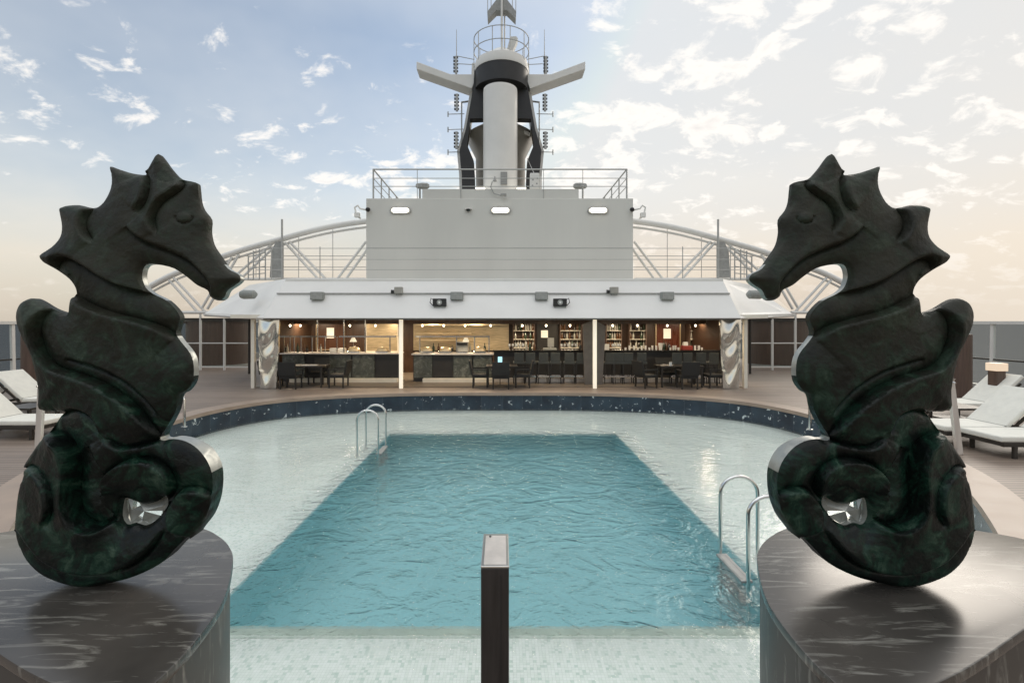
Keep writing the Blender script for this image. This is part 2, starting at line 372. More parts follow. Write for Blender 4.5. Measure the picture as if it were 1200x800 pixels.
def m_greenstone():
    m = bpy.data.materials.new('green_serpentine'); m.use_nodes = True; t = m.node_tree; bs = t.nodes['Principled BSDF']
    tc = N(t, 'ShaderNodeTexCoord'); sp = N(t, 'ShaderNodeSeparateXYZ'); L(t, tc.outputs['Object'], sp.inputs[0])
    n = N(t, 'ShaderNodeTexNoise', i_Scale=8.5, i_Detail=9.0, i_Roughness=.68, i_Distortion=.8); L(t, tc.outputs['Object'], n.inputs['Vector'])
    vo = N(t, 'ShaderNodeTexVoronoi', i_Scale=16.0); 
    nn = N(t, 'ShaderNodeTexNoise', i_Scale=9.0, i_Detail=5.0); L(t, tc.outputs['Object'], nn.inputs['Vector'])
    mxv = N(t, 'ShaderNodeMix', data_type='VECTOR'); mxv.inputs[0].default_value = .12; L(t, tc.outputs['Object'], mxv.inputs[4]); L(t, nn.outputs['Color'], mxv.inputs[5]); L(t, mxv.outputs[1], vo.inputs['Vector'])
    c = ramp(t, n.outputs[0], [(.34, (.001, .002, .002)), (.48, (.003, .007, .005)), (.57, (.006, .028, .017)), (.68, (.045, .080, .055))])
    # greyer, rougher stone towards the head
    up = ramp(t, math_n(t, 'MULTIPLY', sp.outputs[2], 1/1.7), [(.38, 0.0), (.68, 1.0)])
    g2 = ramp(t, nn.outputs[0], [(.3, (.022, .022, .014)), (.7, (.048, .046, .030))])
    c2 = mixc(t, math_n(t, 'MULTIPLY', up.outputs[0], .62), c.outputs[0], g2.outputs[0])
    L(t, c2, bs.inputs['Base Color'])
    rr = ramp(t, nn.outputs[0], [(.3, .30), (.7, .5)]); r2 = mixc(t, up.outputs[0], rr.outputs[0], (.55, .55, .55)); L(t, r2, bs.inputs['Roughness'])
    bs.inputs['Specular IOR Level'].default_value = .28
    n4 = N(t, 'ShaderNodeTexNoise', i_Scale=26.0, i_Detail=5.0); L(t, tc.outputs['Object'], n4.inputs['Vector'])
    bp = N(t, 'ShaderNodeBump', i_Strength=.6, i_Distance=.012); L(t, n4.outputs[0], bp.inputs['Height']); L(t, bp.outputs[0], bs.inputs['Normal'])
    return m
M['green'] = m_greenstone()
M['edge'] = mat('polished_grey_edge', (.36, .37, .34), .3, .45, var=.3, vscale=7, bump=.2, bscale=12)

def m_pedestal(name, dark, rg=0.0):
    m = bpy.data.materials.new(name); m.use_nodes = True; t = m.node_tree; bs = t.nodes['Principled BSDF']
    tc = N(t, 'ShaderNodeTexCoord'); mp = N(t, 'ShaderNodeMapping'); L(t, tc.outputs['Object'], mp.inputs[0])
    mp.inputs['Rotation'].default_value = (0, 0, -.5 if dark == 0 else .5); mp.inputs['Scale'].default_value = (2.6, 17, 3)
    n = N(t, 'ShaderNodeTexNoise', i_Scale=1.5, i_Detail=7.0, i_Roughness=.6, i_Distortion=1.0); L(t, mp.outputs[0], n.inputs['Vector'])
    n2 = N(t, 'ShaderNodeTexNoise', i_Scale=2.2, i_Detail=4.0); L(t, tc.outputs['Object'], n2.inputs['Vector'])
    base = ramp(t, n2.outputs[0], [(.3, (.038, .035, .031)), (.7, (.085, .076, .066))])
    k = ramp(t, n.outputs[0], [(.54, 0.0), (.60, .35), (.70, .9)])
    c = mixc(t, k.outputs[0], base.outputs[0], (.26, .25, .22)); L(t, c, bs.inputs['Base Color'])
    bs.inputs['Roughness'].default_value = .24; bs.inputs['Specular IOR Level'].default_value = .6
    L(t, ramp(t, n2.outputs[0], [(.3, .20+rg), (.7, .30+rg)]).outputs[0], bs.inputs['Roughness'])
    return m
M['pedA'] = m_pedestal('grey_brown_marble', 0); M['pedB'] = m_pedestal('grey_brown_marble_b', 1); M['pedside'] = m_pedestal('honed_marble_side', 1, .25)
def m_marble():
    m = bpy.data.materials.new('counter_marble'); m.use_nodes = True; t = m.node_tree; bs = t.nodes['Principled BSDF']
    tc = N(t, 'ShaderNodeTexCoord'); n = N(t, 'ShaderNodeTexNoise', i_Scale=3.5, i_Detail=8.0, i_Roughness=.7, i_Distortion=1.2); L(t, tc.outputs['Object'], n.inputs['Vector'])
    L(t, ramp(t, n.outputs[0], [(.3, (.035, .04, .035)), (.55, (.09, .10, .09)), (.72, (.22, .23, .21))]).outputs[0], bs.inputs['Base Color'])
    bs.inputs['Roughness'].default_value = .25; return m
M['marble'] = m_marble()
def m_sea():
    m = bpy.data.materials.new('sea'); m.use_nodes = True; t = m.node_tree; bs = t.nodes['Principled BSDF']
    bs.inputs['Base Color'].default_value = (.030, .036, .044, 1); bs.inputs['Roughness'].default_value = .45; bs.inputs['Specular IOR Level'].default_value = .18
    tc = N(t, 'ShaderNodeTexCoord'); n = N(t, 'ShaderNodeTexNoise', i_Scale=.08, i_Detail=8.0, i_Roughness=.7); L(t, tc.outputs['Object'], n.inputs['Vector'])
    bp = N(t, 'ShaderNodeBump', i_Strength=.15, i_Distance=2.0); L(t, n.outputs[0], bp.inputs['Height']); L(t, bp.outputs[0], bs.inputs['Normal'])
    rc_ = ramp(t, n.outputs[0], [(.35, (.034, .040, .047)), (.7, (.062, .068, .076))])
    df = N(t, 'ShaderNodeBsdfDiffuse'); L(t, rc_.outputs[0], df.inputs[0]); gl = N(t, 'ShaderNodeBsdfGlossy', i_Roughness=.35)
    x = N(t, 'ShaderNodeMixShader'); x.inputs[0].default_value = .06; L(t, df.outputs[0], x.inputs[1]); L(t, gl.outputs[0], x.inputs[2])
    o = t.nodes['Material Output']; L(t, x.outputs[0], o.inputs[0])
    return m
M['sea'] = m_sea()

# ------------------------------------------------------------------ setting: sea, deck, pool
mb = MB(); mb.add([(-60000, -60000, -26), (60000, -60000, -26), (60000, 60000, -26), (-60000, 60000, -26)], [(0, 1, 2, 3)])
tag(mb.build('sea', M['sea'], origin=(0, 0, -26)), kind='structure')
ZW = -0.48; ZS = -0.54; SHIP = 16.5
half = [(0, 15.2), (2.0, 15.17), (3.6, 14.98), (5.3, 14.5), (6.6, 13.7), (7.3, 12.5), (7.5, 11), (7.3, 9), (6.6, 7), (5.4, 5.2), (4.2, 3.9), (2.9, 3.15), (1.4, 2.9)]
ring = half+[(0, 2.88)]+[(-x, y) for x, y in half[:0:-1]]
pool = spline(ring, 6)
def offset(poly, d):
    n = len(poly); out = []
    area = sum(poly[i][0]*poly[(i+1) % n][1]-poly[(i+1) % n][0]*poly[i][1] for i in range(n)); sg = 1 if area > 0 else -1
    for i in range(n):
        a = np.array(poly[i-1]); b = np.array(poly[(i+1) % n]); t = b-a; t = t/np.linalg.norm(t); nn = np.array((t[1], -t[0]))*sg
        out.append((poly[i][0]+nn[0]*d, poly[i][1]+nn[1]*d))
    return out
deck_out = [(-SHIP, -14), (SHIP, -14), (SHIP, 40), (-SHIP, 40)]
tag(sheet('deck', deck_out, [offset(pool, .30)], 0.0, M['deck']), kind='structure')
BX0, BX1, BY0, BY1 = -2.80, 2.80, 4.38, 11.85
pt = thing('swimming_pool', 'large round-cornered pool with white mosaic shelf around a deep turquoise basin', 'swimming pool', (0, 9, ZW))
cop_o = offset(pool, .46); cop_i = offset(pool, -.03); n = len(pool)
mb = MB(); vs = [(x, y, .03) for x, y in cop_o]+[(x, y, .03) for x, y in cop_i]+[(x, y, -.06) for x, y in cop_o]+[(x, y, -.06) for x, y in cop_i]
mb.add(vs, [f for i in range(n) for j in [(i+1) % n] for f in ((i, j, n+j, n+i), (i, 2*n+i, 2*n+j, j), (n+i, n+j, 3*n+j, 3*n+i))])
mb.build('coping', M['coping'], pt, smooth=True)
mb = MB(); vs = [(x, y, -.04) for x, y in pool]+[(x, y, ZS-.02) for x, y in pool]
mb.add(vs, [(i, (i+1) % n, n+(i+1) % n, n+i) for i in range(n)])
tw = mb.build('tile_band', M['blue'], pt, smooth=True)
uvl = tw.data.uv_layers.new(name='UVMap'); cum = [0]
for i in range(n): cum.append(cum[-1]+math.dist(pool[i], pool[(i+1) % n]))
o0 = ORI[pt.name]
for p in tw.data.polygons:
    ids = [tw.data.loops[l].vertex_index % n for l in p.loop_indices]; wrap = max(ids)-min(ids) > 1
    for l in p.loop_indices:
        vi = tw.data.loops[l].vertex_index; k = vi % n; u = cum[n] if (wrap and k == 0) else cum[k]
        uvl.data[l].uv = (u, tw.data.vertices[vi].co.z)
sheet('shelf_floor', pool, [[(BX0, BY0), (BX1, BY0), (BX1, BY1), (BX0, BY1)]], ZS, M['shelf'], pt)
mb = MB(); zb = -1.75
mb.add([(x, y, z) for z in (ZS, zb) for x, y in ((BX0, BY0), (BX1, BY0), (BX1, BY1), (BX0, BY1))],
       [(0, 1, 5, 4), (1, 2, 6, 5), (2, 3, 7, 6), (3, 0, 4, 7), (4, 5, 6, 7)])
mb.build('basin', M['basin'], pt)
mb = MB()    # rounded submerged lip round the basin
for a, b in (((BX0-.12, BY0-.12), (BX1+.12, BY0)),):
    mb.box(a[0], b[0], a[1], b[1], ZS-.04, ZS+.012)
M['lip'] = mat('pale_green_lip', (.50, .58, .50), .4, var=.08, vscale=5)
mb.build('basin_lip', M['lip'], pt)
tag(sheet('pool_water', offset(pool, -.004), [], ZW, M['water']), kind='structure')
# raised viewing platform the camera stands on
mb = MB(); mb.box(-.84, .84, -6, 1.95, 0.004, .68); tag(mb.build('platform', M['deck'], bevel=.02), kind='structure')

# ------------------------------------------------------------------ seahorse sculptures and pedestals
OUT = [(185.4,180.4),(192,187),(199.5,197.5),(211.5,209.5),(229.5,214),(232,220),(233.4,235),(237,245.5),(245,256.6),(244.5,271),(247.5,286),(255,298),(267,314.5),(279,321),(282,328),(276,334),(267,340),(262.5,349),(255,352),(246.6,347.5),(243,340),(231,334),(219,324.4),(204,314.5),(186,310),(174,309.5),(168.5,314),(166.8,325),(171,337),(180,344.5),(195,352),(207,364),(211,373),(208,383),(206.5,391),(212,400),(223,414),(227,428),(226,446),(218,458),(210,463),(206,480),(198,496),(188,512),(192,516),(203,514),(218,517),(232,526),(244,542),(249,560),(247.5,586),(240,608),(229,623),(223,631),(219.5,629),(204,644),(188,660),(160,674),(132,682),(100,687),(84,686),(66,681),(48,672),(32,656),(22,636),(18,620),(18,614),(22,617),(22,600),(24,576),(30,552),(31,548),(28,546),(38,530),(48,516),(60,504),(72,487),(75,482),(48,480),(48,456),(44,420),(34,400),(25,382),(22.5,367),(27,355),(36,349.6),(45,352),(60,361),(72,365.5),(82.5,367),(85,357),(88,346.5),(90,344),(88,336),(81,326.5),(67.5,316.6),(54,308.5),(49.5,301),(54,296),(66,289),(74.4,278.5),(75.6,266.5),(72.6,253),(71.4,245.5),(76.5,241.6),(93,240.4),(109.5,244),(120,239.5),(127.5,229),(131.4,217),(131,205),(129,195.4),(141,199),(156,203.5),(171,205),(170,200.5),(174,197.5),(180,187)]
HOLE = [(146,586),(151,583),(168,590),(184,587),(195,581),(197,591),(191,600),(184,608),(172,615),(160,612),(150,614),(144,604)]
# folds of the carving: (points, height of the raised side, width, which side: +1 = left of travel in image)
CR = [([(158,268),(165,276),(180,286),(204,295),(225,305.5),(240,319),(249,331),(250,340),(247,345)], 5, 11),
      ([(213,212),(215,220),(207,229),(195,238),(187.5,250),(186,262),(192,275)], -5, 9),
      ([(171,203),(177,214),(178.5,226),(176,240),(168,250)], -4, 10),
      ([(109,244),(105,253),(105,265),(109.5,275.5),(118,285)], -5, 9),
      ([(68,316),(73,305),(87,303),(105,311.5),(126,325),(150,337),(181,345)], 7, 14),
      ([(87,346),(111,358),(135,367),(165,374.5),(192,383.5),(208,397)], -8, 15),
      ([(62,361),(52,373),(49,388),(52,405),(60,420),(75,431),(104,440),(132,452),(160,472),(178,494),(188,512)], -8, 15),
      ([(84,420),(110,426),(140,438),(168,458),(188,484)], 3, 8),
      ([(58,506),(76,512),(90,524),(95,548),(93,584),(102,606),(122,614),(142,606)], -12, 16),
      ([(112,520),(126,548),(132,575)], 5, 10), ([(72,484),(96,478),(118,486),(126,505)], 4, 9),
      ([(31,549),(42,545),(58,552),(72,570),(74,592),(66,610)], -4, 9),
      ([(20,618),(36,621),(50,636),(66,652),(92,664),(124,668),(156,659),(180,640),(196,618)], 6, 13),
      ([(138,600),(128,582),(130,560),(144,543),(166,535),(188,538),(203,551),(206,570),(198,584)], -7, 12),
      ([(222,630),(206,618),(200,600),(206,583),(220,571),(238,572),(249,582)], -6, 10),
      ([(190,514),(172,520),(150,522),(134,512)], 4, 10)]
PLANE_Y = 1.89
def seahorse(mirror, label):
    g = 1.6
    o2 = spline(OUT, 3); h2 = spline(HOLE, 3)
    # keep outline points ~evenly spaced
    def clean(p):
        out = [p[0]]
        for q in p[1:]:
            if math.dist(q, out[-1]) > 1.1: out.append(q)
        return out
    o2 = clean(o2); h2 = clean(h2)
    xs, ys = np.meshgrid(np.arange(14, 290, g), np.arange(176, 692, g)); xs = xs+(np.arange(xs.shape[0]) % 2)[:, None]*g*.5
    xs = xs.ravel(); ys = ys.ravel()
    def segd(px, py, lp, closed=True):
        best = np.full(px.shape, 1e9); side = np.zeros(px.shape); tt = np.zeros(px.shape); n = len(lp); m = n if closed else n-1
        for i in range(m):
            ax, ay = lp[i]; bx, by = lp[(i+1) % n]; dx, dy = bx-ax, by-ay; l2 = dx*dx+dy*dy+1e-9
            t = np.clip(((px-ax)*dx+(py-ay)*dy)/l2, 0, 1); d = np.hypot(px-ax-t*dx, py-ay-t*dy)
            k = d < best; best = np.where(k, d, best); side = np.where(k, np.sign(dx*(py-ay)-dy*(px-ax)), side); tt = np.where(k, (i+t)/m, tt)
        return best, side, tt
    dO = np.minimum(segd(xs, ys, o2)[0], segd(xs, ys, h2)[0])
    ok = inside(o2, xs, ys) & ~inside(h2, xs, ys) & (dO > 1.1)
    ex = []
    for pts, amp, w in CR:
        lp = np.array(spline(pts, 5, closed=False)); seg = np.hypot(*np.diff(lp, axis=0).T); cum = np.r_[0, np.cumsum(seg)]
        q = np.arange(0, cum[-1], 1.3); cxx = np.interp(q, cum, lp[:, 0]); cyy = np.interp(q, cum, lp[:, 1])
        tx_, ty_ = np.gradient(cxx), np.gradient(cyy); ll = np.hypot(tx_, ty_)+1e-9; tx_, ty_ = tx_/ll, ty_/ll
        for o_ in (-2.6, -1.3, 0, 1.3, 2.6): ex.append(np.c_[cxx-ty_*o_, cyy+tx_*o_])
        ok &= segd(xs, ys, [tuple(a) for a in lp], False)[0] > 3.4
    ex = np.vstack(ex); dE = np.minimum(segd(ex[:, 0], ex[:, 1], o2)[0], segd(ex[:, 0], ex[:, 1], h2)[0])
    ex = ex[inside(o2, ex[:, 0], ex[:, 1]) & ~inside(h2, ex[:, 0], ex[:, 1]) & (dE > 1.0)]
    V, T = fill(o2, [h2], list(zip(xs[ok], ys[ok]))+[tuple(a) for a in ex])
    V = np.array(V); px, py = V[:, 0], V[:, 1]
    d = np.minimum(segd(px, py, o2)[0], segd(px, py, h2)[0])
    H = 13*(1-np.exp(-d/15)) + 3.0*np.sqrt(np.clip(d/4, 0, 1))           # swelling body, rounded rim
    for pts, amp, w in CR:
        lp = spline(pts, 5, closed=False); dd, sd_, tt = segd(px, py, lp, False)
        endf = np.clip(np.minimum(tt, 1-tt)*6, 0, 1)**.5
        dd = np.maximum(dd-.2, 0)
        s = sd_*np.sign(amp); a = abs(amp)
        bl_ = .5+.5*np.tanh(s*dd/1.0)
        H += 1.25*endf*((1-bl_)*a*np.exp(-dd/(w*1.6)) - bl_*a*1.1*np.exp(-dd/w))   # lifted lip / undercut
        H -= endf*4.2*np.exp(-(np.maximum(dd, 0)/2.2)**2)
    e = np.hypot((px-222)/8, (py-257)/6.0); H += 3.0*np.clip(1-e*e, 0, 1)**.5
    H -= 2.0*np.exp(-((e-1.1)/.18)**2)*(py > 255)
    lock = np.clip(d/2.0, 0, 1); H = H*lock
    k = PLANE_Y/F; base = 12
    mb = MB(); nV = len(V)
    X = (1160-px) if mirror else px
    zoff = 0
    yb = 26*k
    front = [Vector(((X[i]-VX)*k, PLANE_Y-H[i]*k*0.85, HC-(py[i]-VY)*k)) for i in range(nV)]
    tk = np.interp(py, [180, 300, 400, 500, 530, 690], [.016, .026, .030, .034, .075, .07])
    back = [Vector(((X[i]-VX)*k, PLANE_Y+tk[i]+H[i]*k*0.15, HC-(py[i]-VY)*k)) for i in range(nV)]
    mb.add(front+back, [])
    for f in T: mb.f.append(list(f)); mb.m.append(0); mb.f.append([i+nV for i in f][::-1]); mb.m.append(0)
    ec = {}
    for f in T:
        for a, b in ((f[0], f[1]), (f[1], f[2]), (f[2], f[0])): ec[(a, b)] = 1
    for a, b in ec:
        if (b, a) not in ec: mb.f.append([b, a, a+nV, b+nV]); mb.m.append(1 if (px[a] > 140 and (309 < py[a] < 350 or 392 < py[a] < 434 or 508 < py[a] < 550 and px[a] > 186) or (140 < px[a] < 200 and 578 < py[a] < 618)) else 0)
    base_x = (1160-85-VX)*k if mirror else (85-VX)*k
    base_z = HC-(687-VY)*k
    root = thing('seahorse_sculpture', label, 'sculpture', (base_x, PLANE_Y+.09, base_z))
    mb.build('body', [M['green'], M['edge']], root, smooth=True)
    mb = MB(); hp = HOLE; cc = [(163, 596), (177, 603)]          # folded bright inlay closing the hole in the curl
    def q(p, dy): return Vector((((1160-p[0] if mirror else p[0])-VX)*k, PLANE_Y+dy, HC-(p[1]-VY)*k))
    c_ = (170, 598); vs = [q(p, .030 if i % 2 else .018) for i, p in enumerate(hp)]+[q(c_, -.004), q((152, 598), .010), q((188, 594), .012)]
    n_ = len(hp); fs = []
    for i in range(n_):
        a, b = hp[i], hp[(i+1) % n_]; mx_ = (a[0]+b[0])/2; ci = n_+1 if mx_ < 158 else (n_+2 if mx_ > 185 else n_)
        fs.append((i, (i+1) % n_, ci))
    fs += [(2, n_+1, n_), (n_-2, n_, n_+1), (3, n_, n_+2), (6, n_+2, n_)]
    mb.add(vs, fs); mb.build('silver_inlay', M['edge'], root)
    return root
seahorse(False, 'dark green carved stone seahorse facing right, on the left pedestal')
seahorse(True, 'dark green carved stone seahorse facing left, on the right pedestal')
PH = 1.05; ZT = HC-PH
PR = [(887,657),(891,640),(903,628),(924,618),(970,610),(1030,608),(1090,613),(1145,621),(1200,631),(1240,646),(1262,668),(1262,690),(1240,712),(1200,738),(1145,776),(1099,800),(1065,811),(1030,815),(1000,810),(979,800),(934,754),(898,702)]
for mir, lab, mk in ((False, 'polished grey-brown marble pedestal under the right seahorse', 'pedB'), (True, 'polished grey-brown marble pedestal under the left seahorse', 'pedA')):
    fp = [GP(1160-x if mir else x, y, ZT) for x, y in PR]; fp = spline(fp, 5)
    ctr = (sum(p[0] for p in fp)/len(fp), sum(p[1] for p in fp)/len(fp))
    root = thing('pedestal', lab, 'pedestal', (ctr[0], ctr[1], 0))
    mb = MB(); mb.prism([(x, y, ZT-.035) for x, y in fp], (0, 0, .035)); mb.build('top_slab', M[mk], root, bevel=.006, smooth=True)
    fi = offset(fp, -.012); mb = MB(); mb.prism([(x, y, 0.0) for x, y in fi], (0, 0, ZT-.038)); mb.build('body', M['pedside'], root, smooth=True)

# ------------------------------------------------------------------ handrail post in front
x0, x1 = XP(563.5, 1.54), XP(596.5, 1.54); y0, y1 = 1.54, 1.776; zt = ZP(663, 1.54)
t = thing('handrail_post', 'flat steel handrail post with polished top in the foreground centre', 'handrail post', ((x0+x1)/2, (y0+y1)/2, .68))
mb = MB(); mb.box(x0, x1, y0, y1, .68, zt-.006); mb.build('post', M['steelrefl'], t, bevel=.004)
mb = MB(); mb.box(x0-.001, x1+.001, y0-.001, y1, zt-.006, zt); mb.build('cap_plate', M['steel'], t, bevel=.002)
mb = MB(); mb.box(x0+.009, x1-.009, y0+.008, y1-.02, zt, zt+.002); mb.build('top_insert', M['brushed'], t)
mb = MB(); mb.box(x0+.064, x0+.067, y0-.003, y0+.001, .7, zt-.03); mb.build('seam', M['black'], t)
mb = MB(); mb.tube([(x0+.025, y1-.03, zt+.001), (x0+.025, y1-.03, zt+.005)], .004, 10); mb.build('screw', M['black'], t)

# ------------------------------------------------------------------ pool ladders
def ladder(label, flip, ycs):
    X0 = BX1 if not flip else BX0; s = 1 if not flip else -1
    root = thing('pool_ladder', label, 'pool ladder', (X0, sum(ycs)/2, ZW), 'pool ladders')
    for yc in ycs:
        top = .45; r = .20
        pts = [(X0-s*.22, yc, -1.55), (X0-s*.22, yc, top-r)]
        pts += [(X0-s*.22*math.cos(a), yc, top-r+r*math.sin(a)) for a in np.linspace(0, PI, 13)[1:-1]]
        pts += [(X0+s*.22, yc, top-r), (X0+s*.22, yc, ZS+.01)]
        mb = MB(); mb.tube(pts, .021, 12); mb.build('rail', M['steel'], root, smooth=True)
    for z in (-.46, -.70, -.98, -1.26):
        mb = MB(); mb.box(X0-s*.22-.06, X0-s*.22+.06, min(ycs)+.02, max(ycs)-.02, z-.015, z+.01)
        for q in (-.035, .035): mb.box(X0-s*.22+q-.012, X0-s*.22+q+.012, min(ycs)+.06, max(ycs)-.06, z+.01, z+.014)
        mb.build('tread', M['greymetal'], root, bevel=.003)
    for yc in ycs:
        mb = MB(); mb.lathe((X0+s*.22, yc, ZS), [(.05, 0), (.05, .012), (.03, .02)], 16); mb.build('flange', M['steel'], root, smooth=True)
ladder('chrome pool ladder near the camera on the right edge of the basin', False, (5.02, 5.66))
ladder('chrome pool ladder at the far left corner of the basin', True, (9.9, 10.55))

# short bent stainless handrails by the pool side
def grab(px, py, top, label, s):
    X, Y = GP(px, py, 0)
    t = thing('grab_rail', label, 'grab rail', (X, Y, 0)); z = ZP(top, Y)
    mb = MB(); mb.tube([(X, Y, 0), (X, Y, z-.08), (X-s*.02, Y, z-.02), (X-s*.08, Y, z), (X-s*.25, Y+.05, z-.02)], .028, 10); mb.build('tube', M['steel'], t, smooth=True)
    mb = MB(); mb.lathe((X, Y, 0), [(.06, 0), (.06, .012), (.03, .018)], 14); mb.build('flange', M['steel'], t, smooth=True)
grab(216, 500, 464, 'short bent steel rail behind the left seahorse at pool edge', 1)
grab(949, 503, 466, 'short bent steel rail behind the right seahorse at pool edge', -1)
def leanpost(px0, py0, px1, py1, label):
    X, Y = GP(px0, py0, 0); X1, Z1 = XP(px1, Y), ZP(py1, Y)
    t = thing('shower_post', label, 'shower post', (X, Y, 0))
    mb = MB(); mb.bar((X, Y, 0), (X1, Y, Z1), .10, .06, (0, 1, 0)); mb.build('post', M['brushed'], t, bevel=.008)
    mb = MB(); mb.bar((X1, Y, Z1), (X1+.02, Y-.01, Z1+.08), .07, .05, (0, 1, 0)); mb.tube([(X1, Y-.01, Z1+.02), (X1, Y-.09, Z1+.0)], .014); mb.build('tap', M['steel'], t, smooth=True)
leanpost(45, 531, 49, 452, 'leaning steel post beside the left sun loungers')
leanpost(1124, 532, 1114, 448, 'leaning steel post beside the right sun loungers')

# ------------------------------------------------------------------ sun loungers
def lounger():
    root = thing('sun_lounger', 'x', 'sun lounger', (0, 0, 0), 'cream sun loungers beside the pool')
    Wd = .36      # half width; foot end at x=0, head towards +x
    mb = MB()
    for s in (-1, 1): mb.box(0, 1.95, s*Wd-.025, s*Wd+.025, .20, .27)
    for x in (0, .9, 1.9): mb.box(x, x+.05, -Wd+.025, Wd-.025, .205, .265)
    mb.build('frame', M['frame'], root, bevel=.005)
    for x in (.18, 1.65):
        for s in (-1, 1): mb = MB(); mb.box(x, x+.06, s*Wd-.024, s*Wd+.024, 0, .199); mb.build('leg', M['frame'], root, bevel=.004)
    mb = MB(); mb.box(-.02, 1.12, -Wd-.01, Wd+.01, .275, .37); mb.build('cushion', M['cushion'], root, bevel=.03, seg=4, smooth=True)
    a = math.radians(42); c, s_ = math.cos(a), math.sin(a); x, z = 1.13, .30
    mb = MB(); prof = [(x, z), (x+1.0*c, z+1.0*s_), (x+1.0*c-.09*s_, z+1.0*s_+.09*c), (x-.09*s_, z+.09*c)]
    mb.prism([(p, -Wd-.01, q) for p, q in prof], (0, 2*Wd+.02, 0)); mb.build('backrest_cushion', M['cushion'], root, bevel=.03, seg=4, smooth=True)
    for s in (-1, 1):
        mb = MB(); mb.bar((x+.02, s*Wd, z-.05), (x+.84*c+.03, s*Wd, z+.84*s_-.04), .04, .035); mb.bar((x+.5*c, s*(Wd-.02), z+.5*s_-.03), (x+.75, s*(Wd-.02), .24), .025, .025)
        mb.build('backrest_frame', M['frame'], root)
    mb = MB(); mb.tube([(x-.04, -Wd-.02, .375), (x-.04, Wd+.02, .375)], .008); mb.build('strap', M['canvas'], root)
    return root
lg = lounger(); lg.location = (8.32, 8.32, 0); lg['label'] = 'cream sun lounger nearest the camera on the right side'
dup(lg, (8.12, 9.12, 0), 0, 'cream sun lounger with raised back just behind the nearest one on the right')
dup(lg, (10.4, 11.6, 0), 0, 'cream sun lounger farther back on the right beside the dark low table')
dup(lg, (-8.9, 9.6, 0), PI, 'cream sun lounger with raised back, nearer one on the left side')
dup(lg, (-10.9, 12.3, 0), PI, 'cream sun lounger farther back on the left by the wooden pillar')
def lowtable(X, Y, label):
    t = thing('side_table', label, 'side table', (X, Y, 0))
    mb = MB(); mb.box(X-.35, X+.35, Y-.35, Y+.35, .42, .46); mb.build('table_top', M['frame'], t, bevel=.006)
    for a in (-1, 1):
        for b in (-1, 1): mb = MB(); mb.box(X+a*.31-.025, X+a*.31+.025, Y+b*.31-.025, Y+b*.31+.025, 0, .42); mb.build('leg', M['frame'], t)
    mb = MB(); mb.box(X-.32, X+.32, Y-.32, Y+.32, .16, .19); mb.build('shelf', M['frame'], t)
    return t
lowtable(9.9, 10.4, 'dark low table between the right sun loungers')
lowtable(-10.3, 10.4, 'dark low table between the left sun loungers')
def lantern(px, py, Y, label):
    p = W(px, py, Y); t = thing('bollard_light', label, 'bollard light', (p.x, Y, 0))
    mb = MB(); mb.box(p.x-.11, p.x+.11, Y-.11, Y+.11, 0, p.z-.13); mb.build('post', M['wood2'], t, bevel=.01)
    mb = MB(); mb.box(p.x-.14, p.x+.14, Y-.14, Y+.14, p.z-.13, p.z+.06); mb.build('lamp_shade', mat('peach_shade', (.8, .65, .52), .5, emit=(1, .75, .5), es=.35), t, bevel=.015)
lantern(1168, 428, 11.6, 'dark post with pale peach shade beside the right loungers')

# ------------------------------------------------------------------ glass windbreaks along the ship sides
def windbreak(s, label):
    t = thing('glass_windbreak', label, 'windbreak', (s*SHIP, 15, 0)); X = s*(SHIP-.1); top = HC+.0
    mb = MB(); mb.box(X-.07, X+.07, -8, 30, top-.08, top+.02); mb.build('top_rail', M['white'], t)
    mb = MB(); mb.box(X-.03, X+.03, -8, 30, 1.0, 1.05); mb.build('middle_rail', M['frame'], t)
    mb = MB(); mb.box(X-.09, X+.09, -8, 30, 0, .15); mb.build('sill', M['rail'], t)
    for i in range(16):
        y = -6.5+i*2.5; mb = MB(); mb.bar((X-s*.02, y, .15), (X+s*.02, y, top-.08), .09, .10, (0, 1, 0)); mb.build('post', M['white'], t)
    mb = MB(); mb.box(X-.006, X+.006, -8, 30, .15, 1.0); mb.box(X-.006, X+.006, -8, 30, 1.05, top-.08); mb.build('pane', M['glass'], t)
windbreak(-1, 'long glass windbreak with grey frame along the left ship side')
windbreak(1, 'long glass windbreak with grey frame along the right ship side')
def endscreen(s, label):
    t = thing('end_screen', label, 'windbreak', (s*13, 29.9, 0)); y = 30.1; x0, x1 = sorted((s*8.2, s*(SHIP-.2)))
    mb = MB(); mb.box(x0, x1, y-.05, y+.05, HC+.02, HC+.14); mb.box(x0, x1, y-.05, y+.05, 1.2, 1.27); mb.box(x0, x1, y-.06, y+.06, 0, .35)
    for i in range(7): xx = x0+(x1-x0)*i/6; mb.box(xx-.05, xx+.05, y-.052, y+.052, .35, HC+.02)
    mb.build('frame', M['rail'], t)
    mb = MB(); mb.box(x0, x1, y-.006, y+.006, .35, 1.2); mb.box(x0, x1, y-.006, y+.006, 1.27, HC+.02); mb.build('pane', M['glass'], t)
endscreen(-1, 'far glazed end screen with grey mullions behind left partition'); endscreen(1, 'far glazed end screen with grey mullions behind right partition')
for s, lab in ((-1, 'brown wooden pillar seen left of the left seahorse'), (1, 'brown wooden pillar seen right of the right seahorse')):
    X, Y = s*14.0, 14.6 
    if s < 0: X = XP(40, 14.6)
    else: X = XP(1124, 14.6)
    mb = MB(); mb.lathe((X, Y, 0), [(.30, 0), (.30, 1.9)], 20); tag(mb.build('wooden_pillar', M['wood2'], smooth=True), lab, 'pillar')

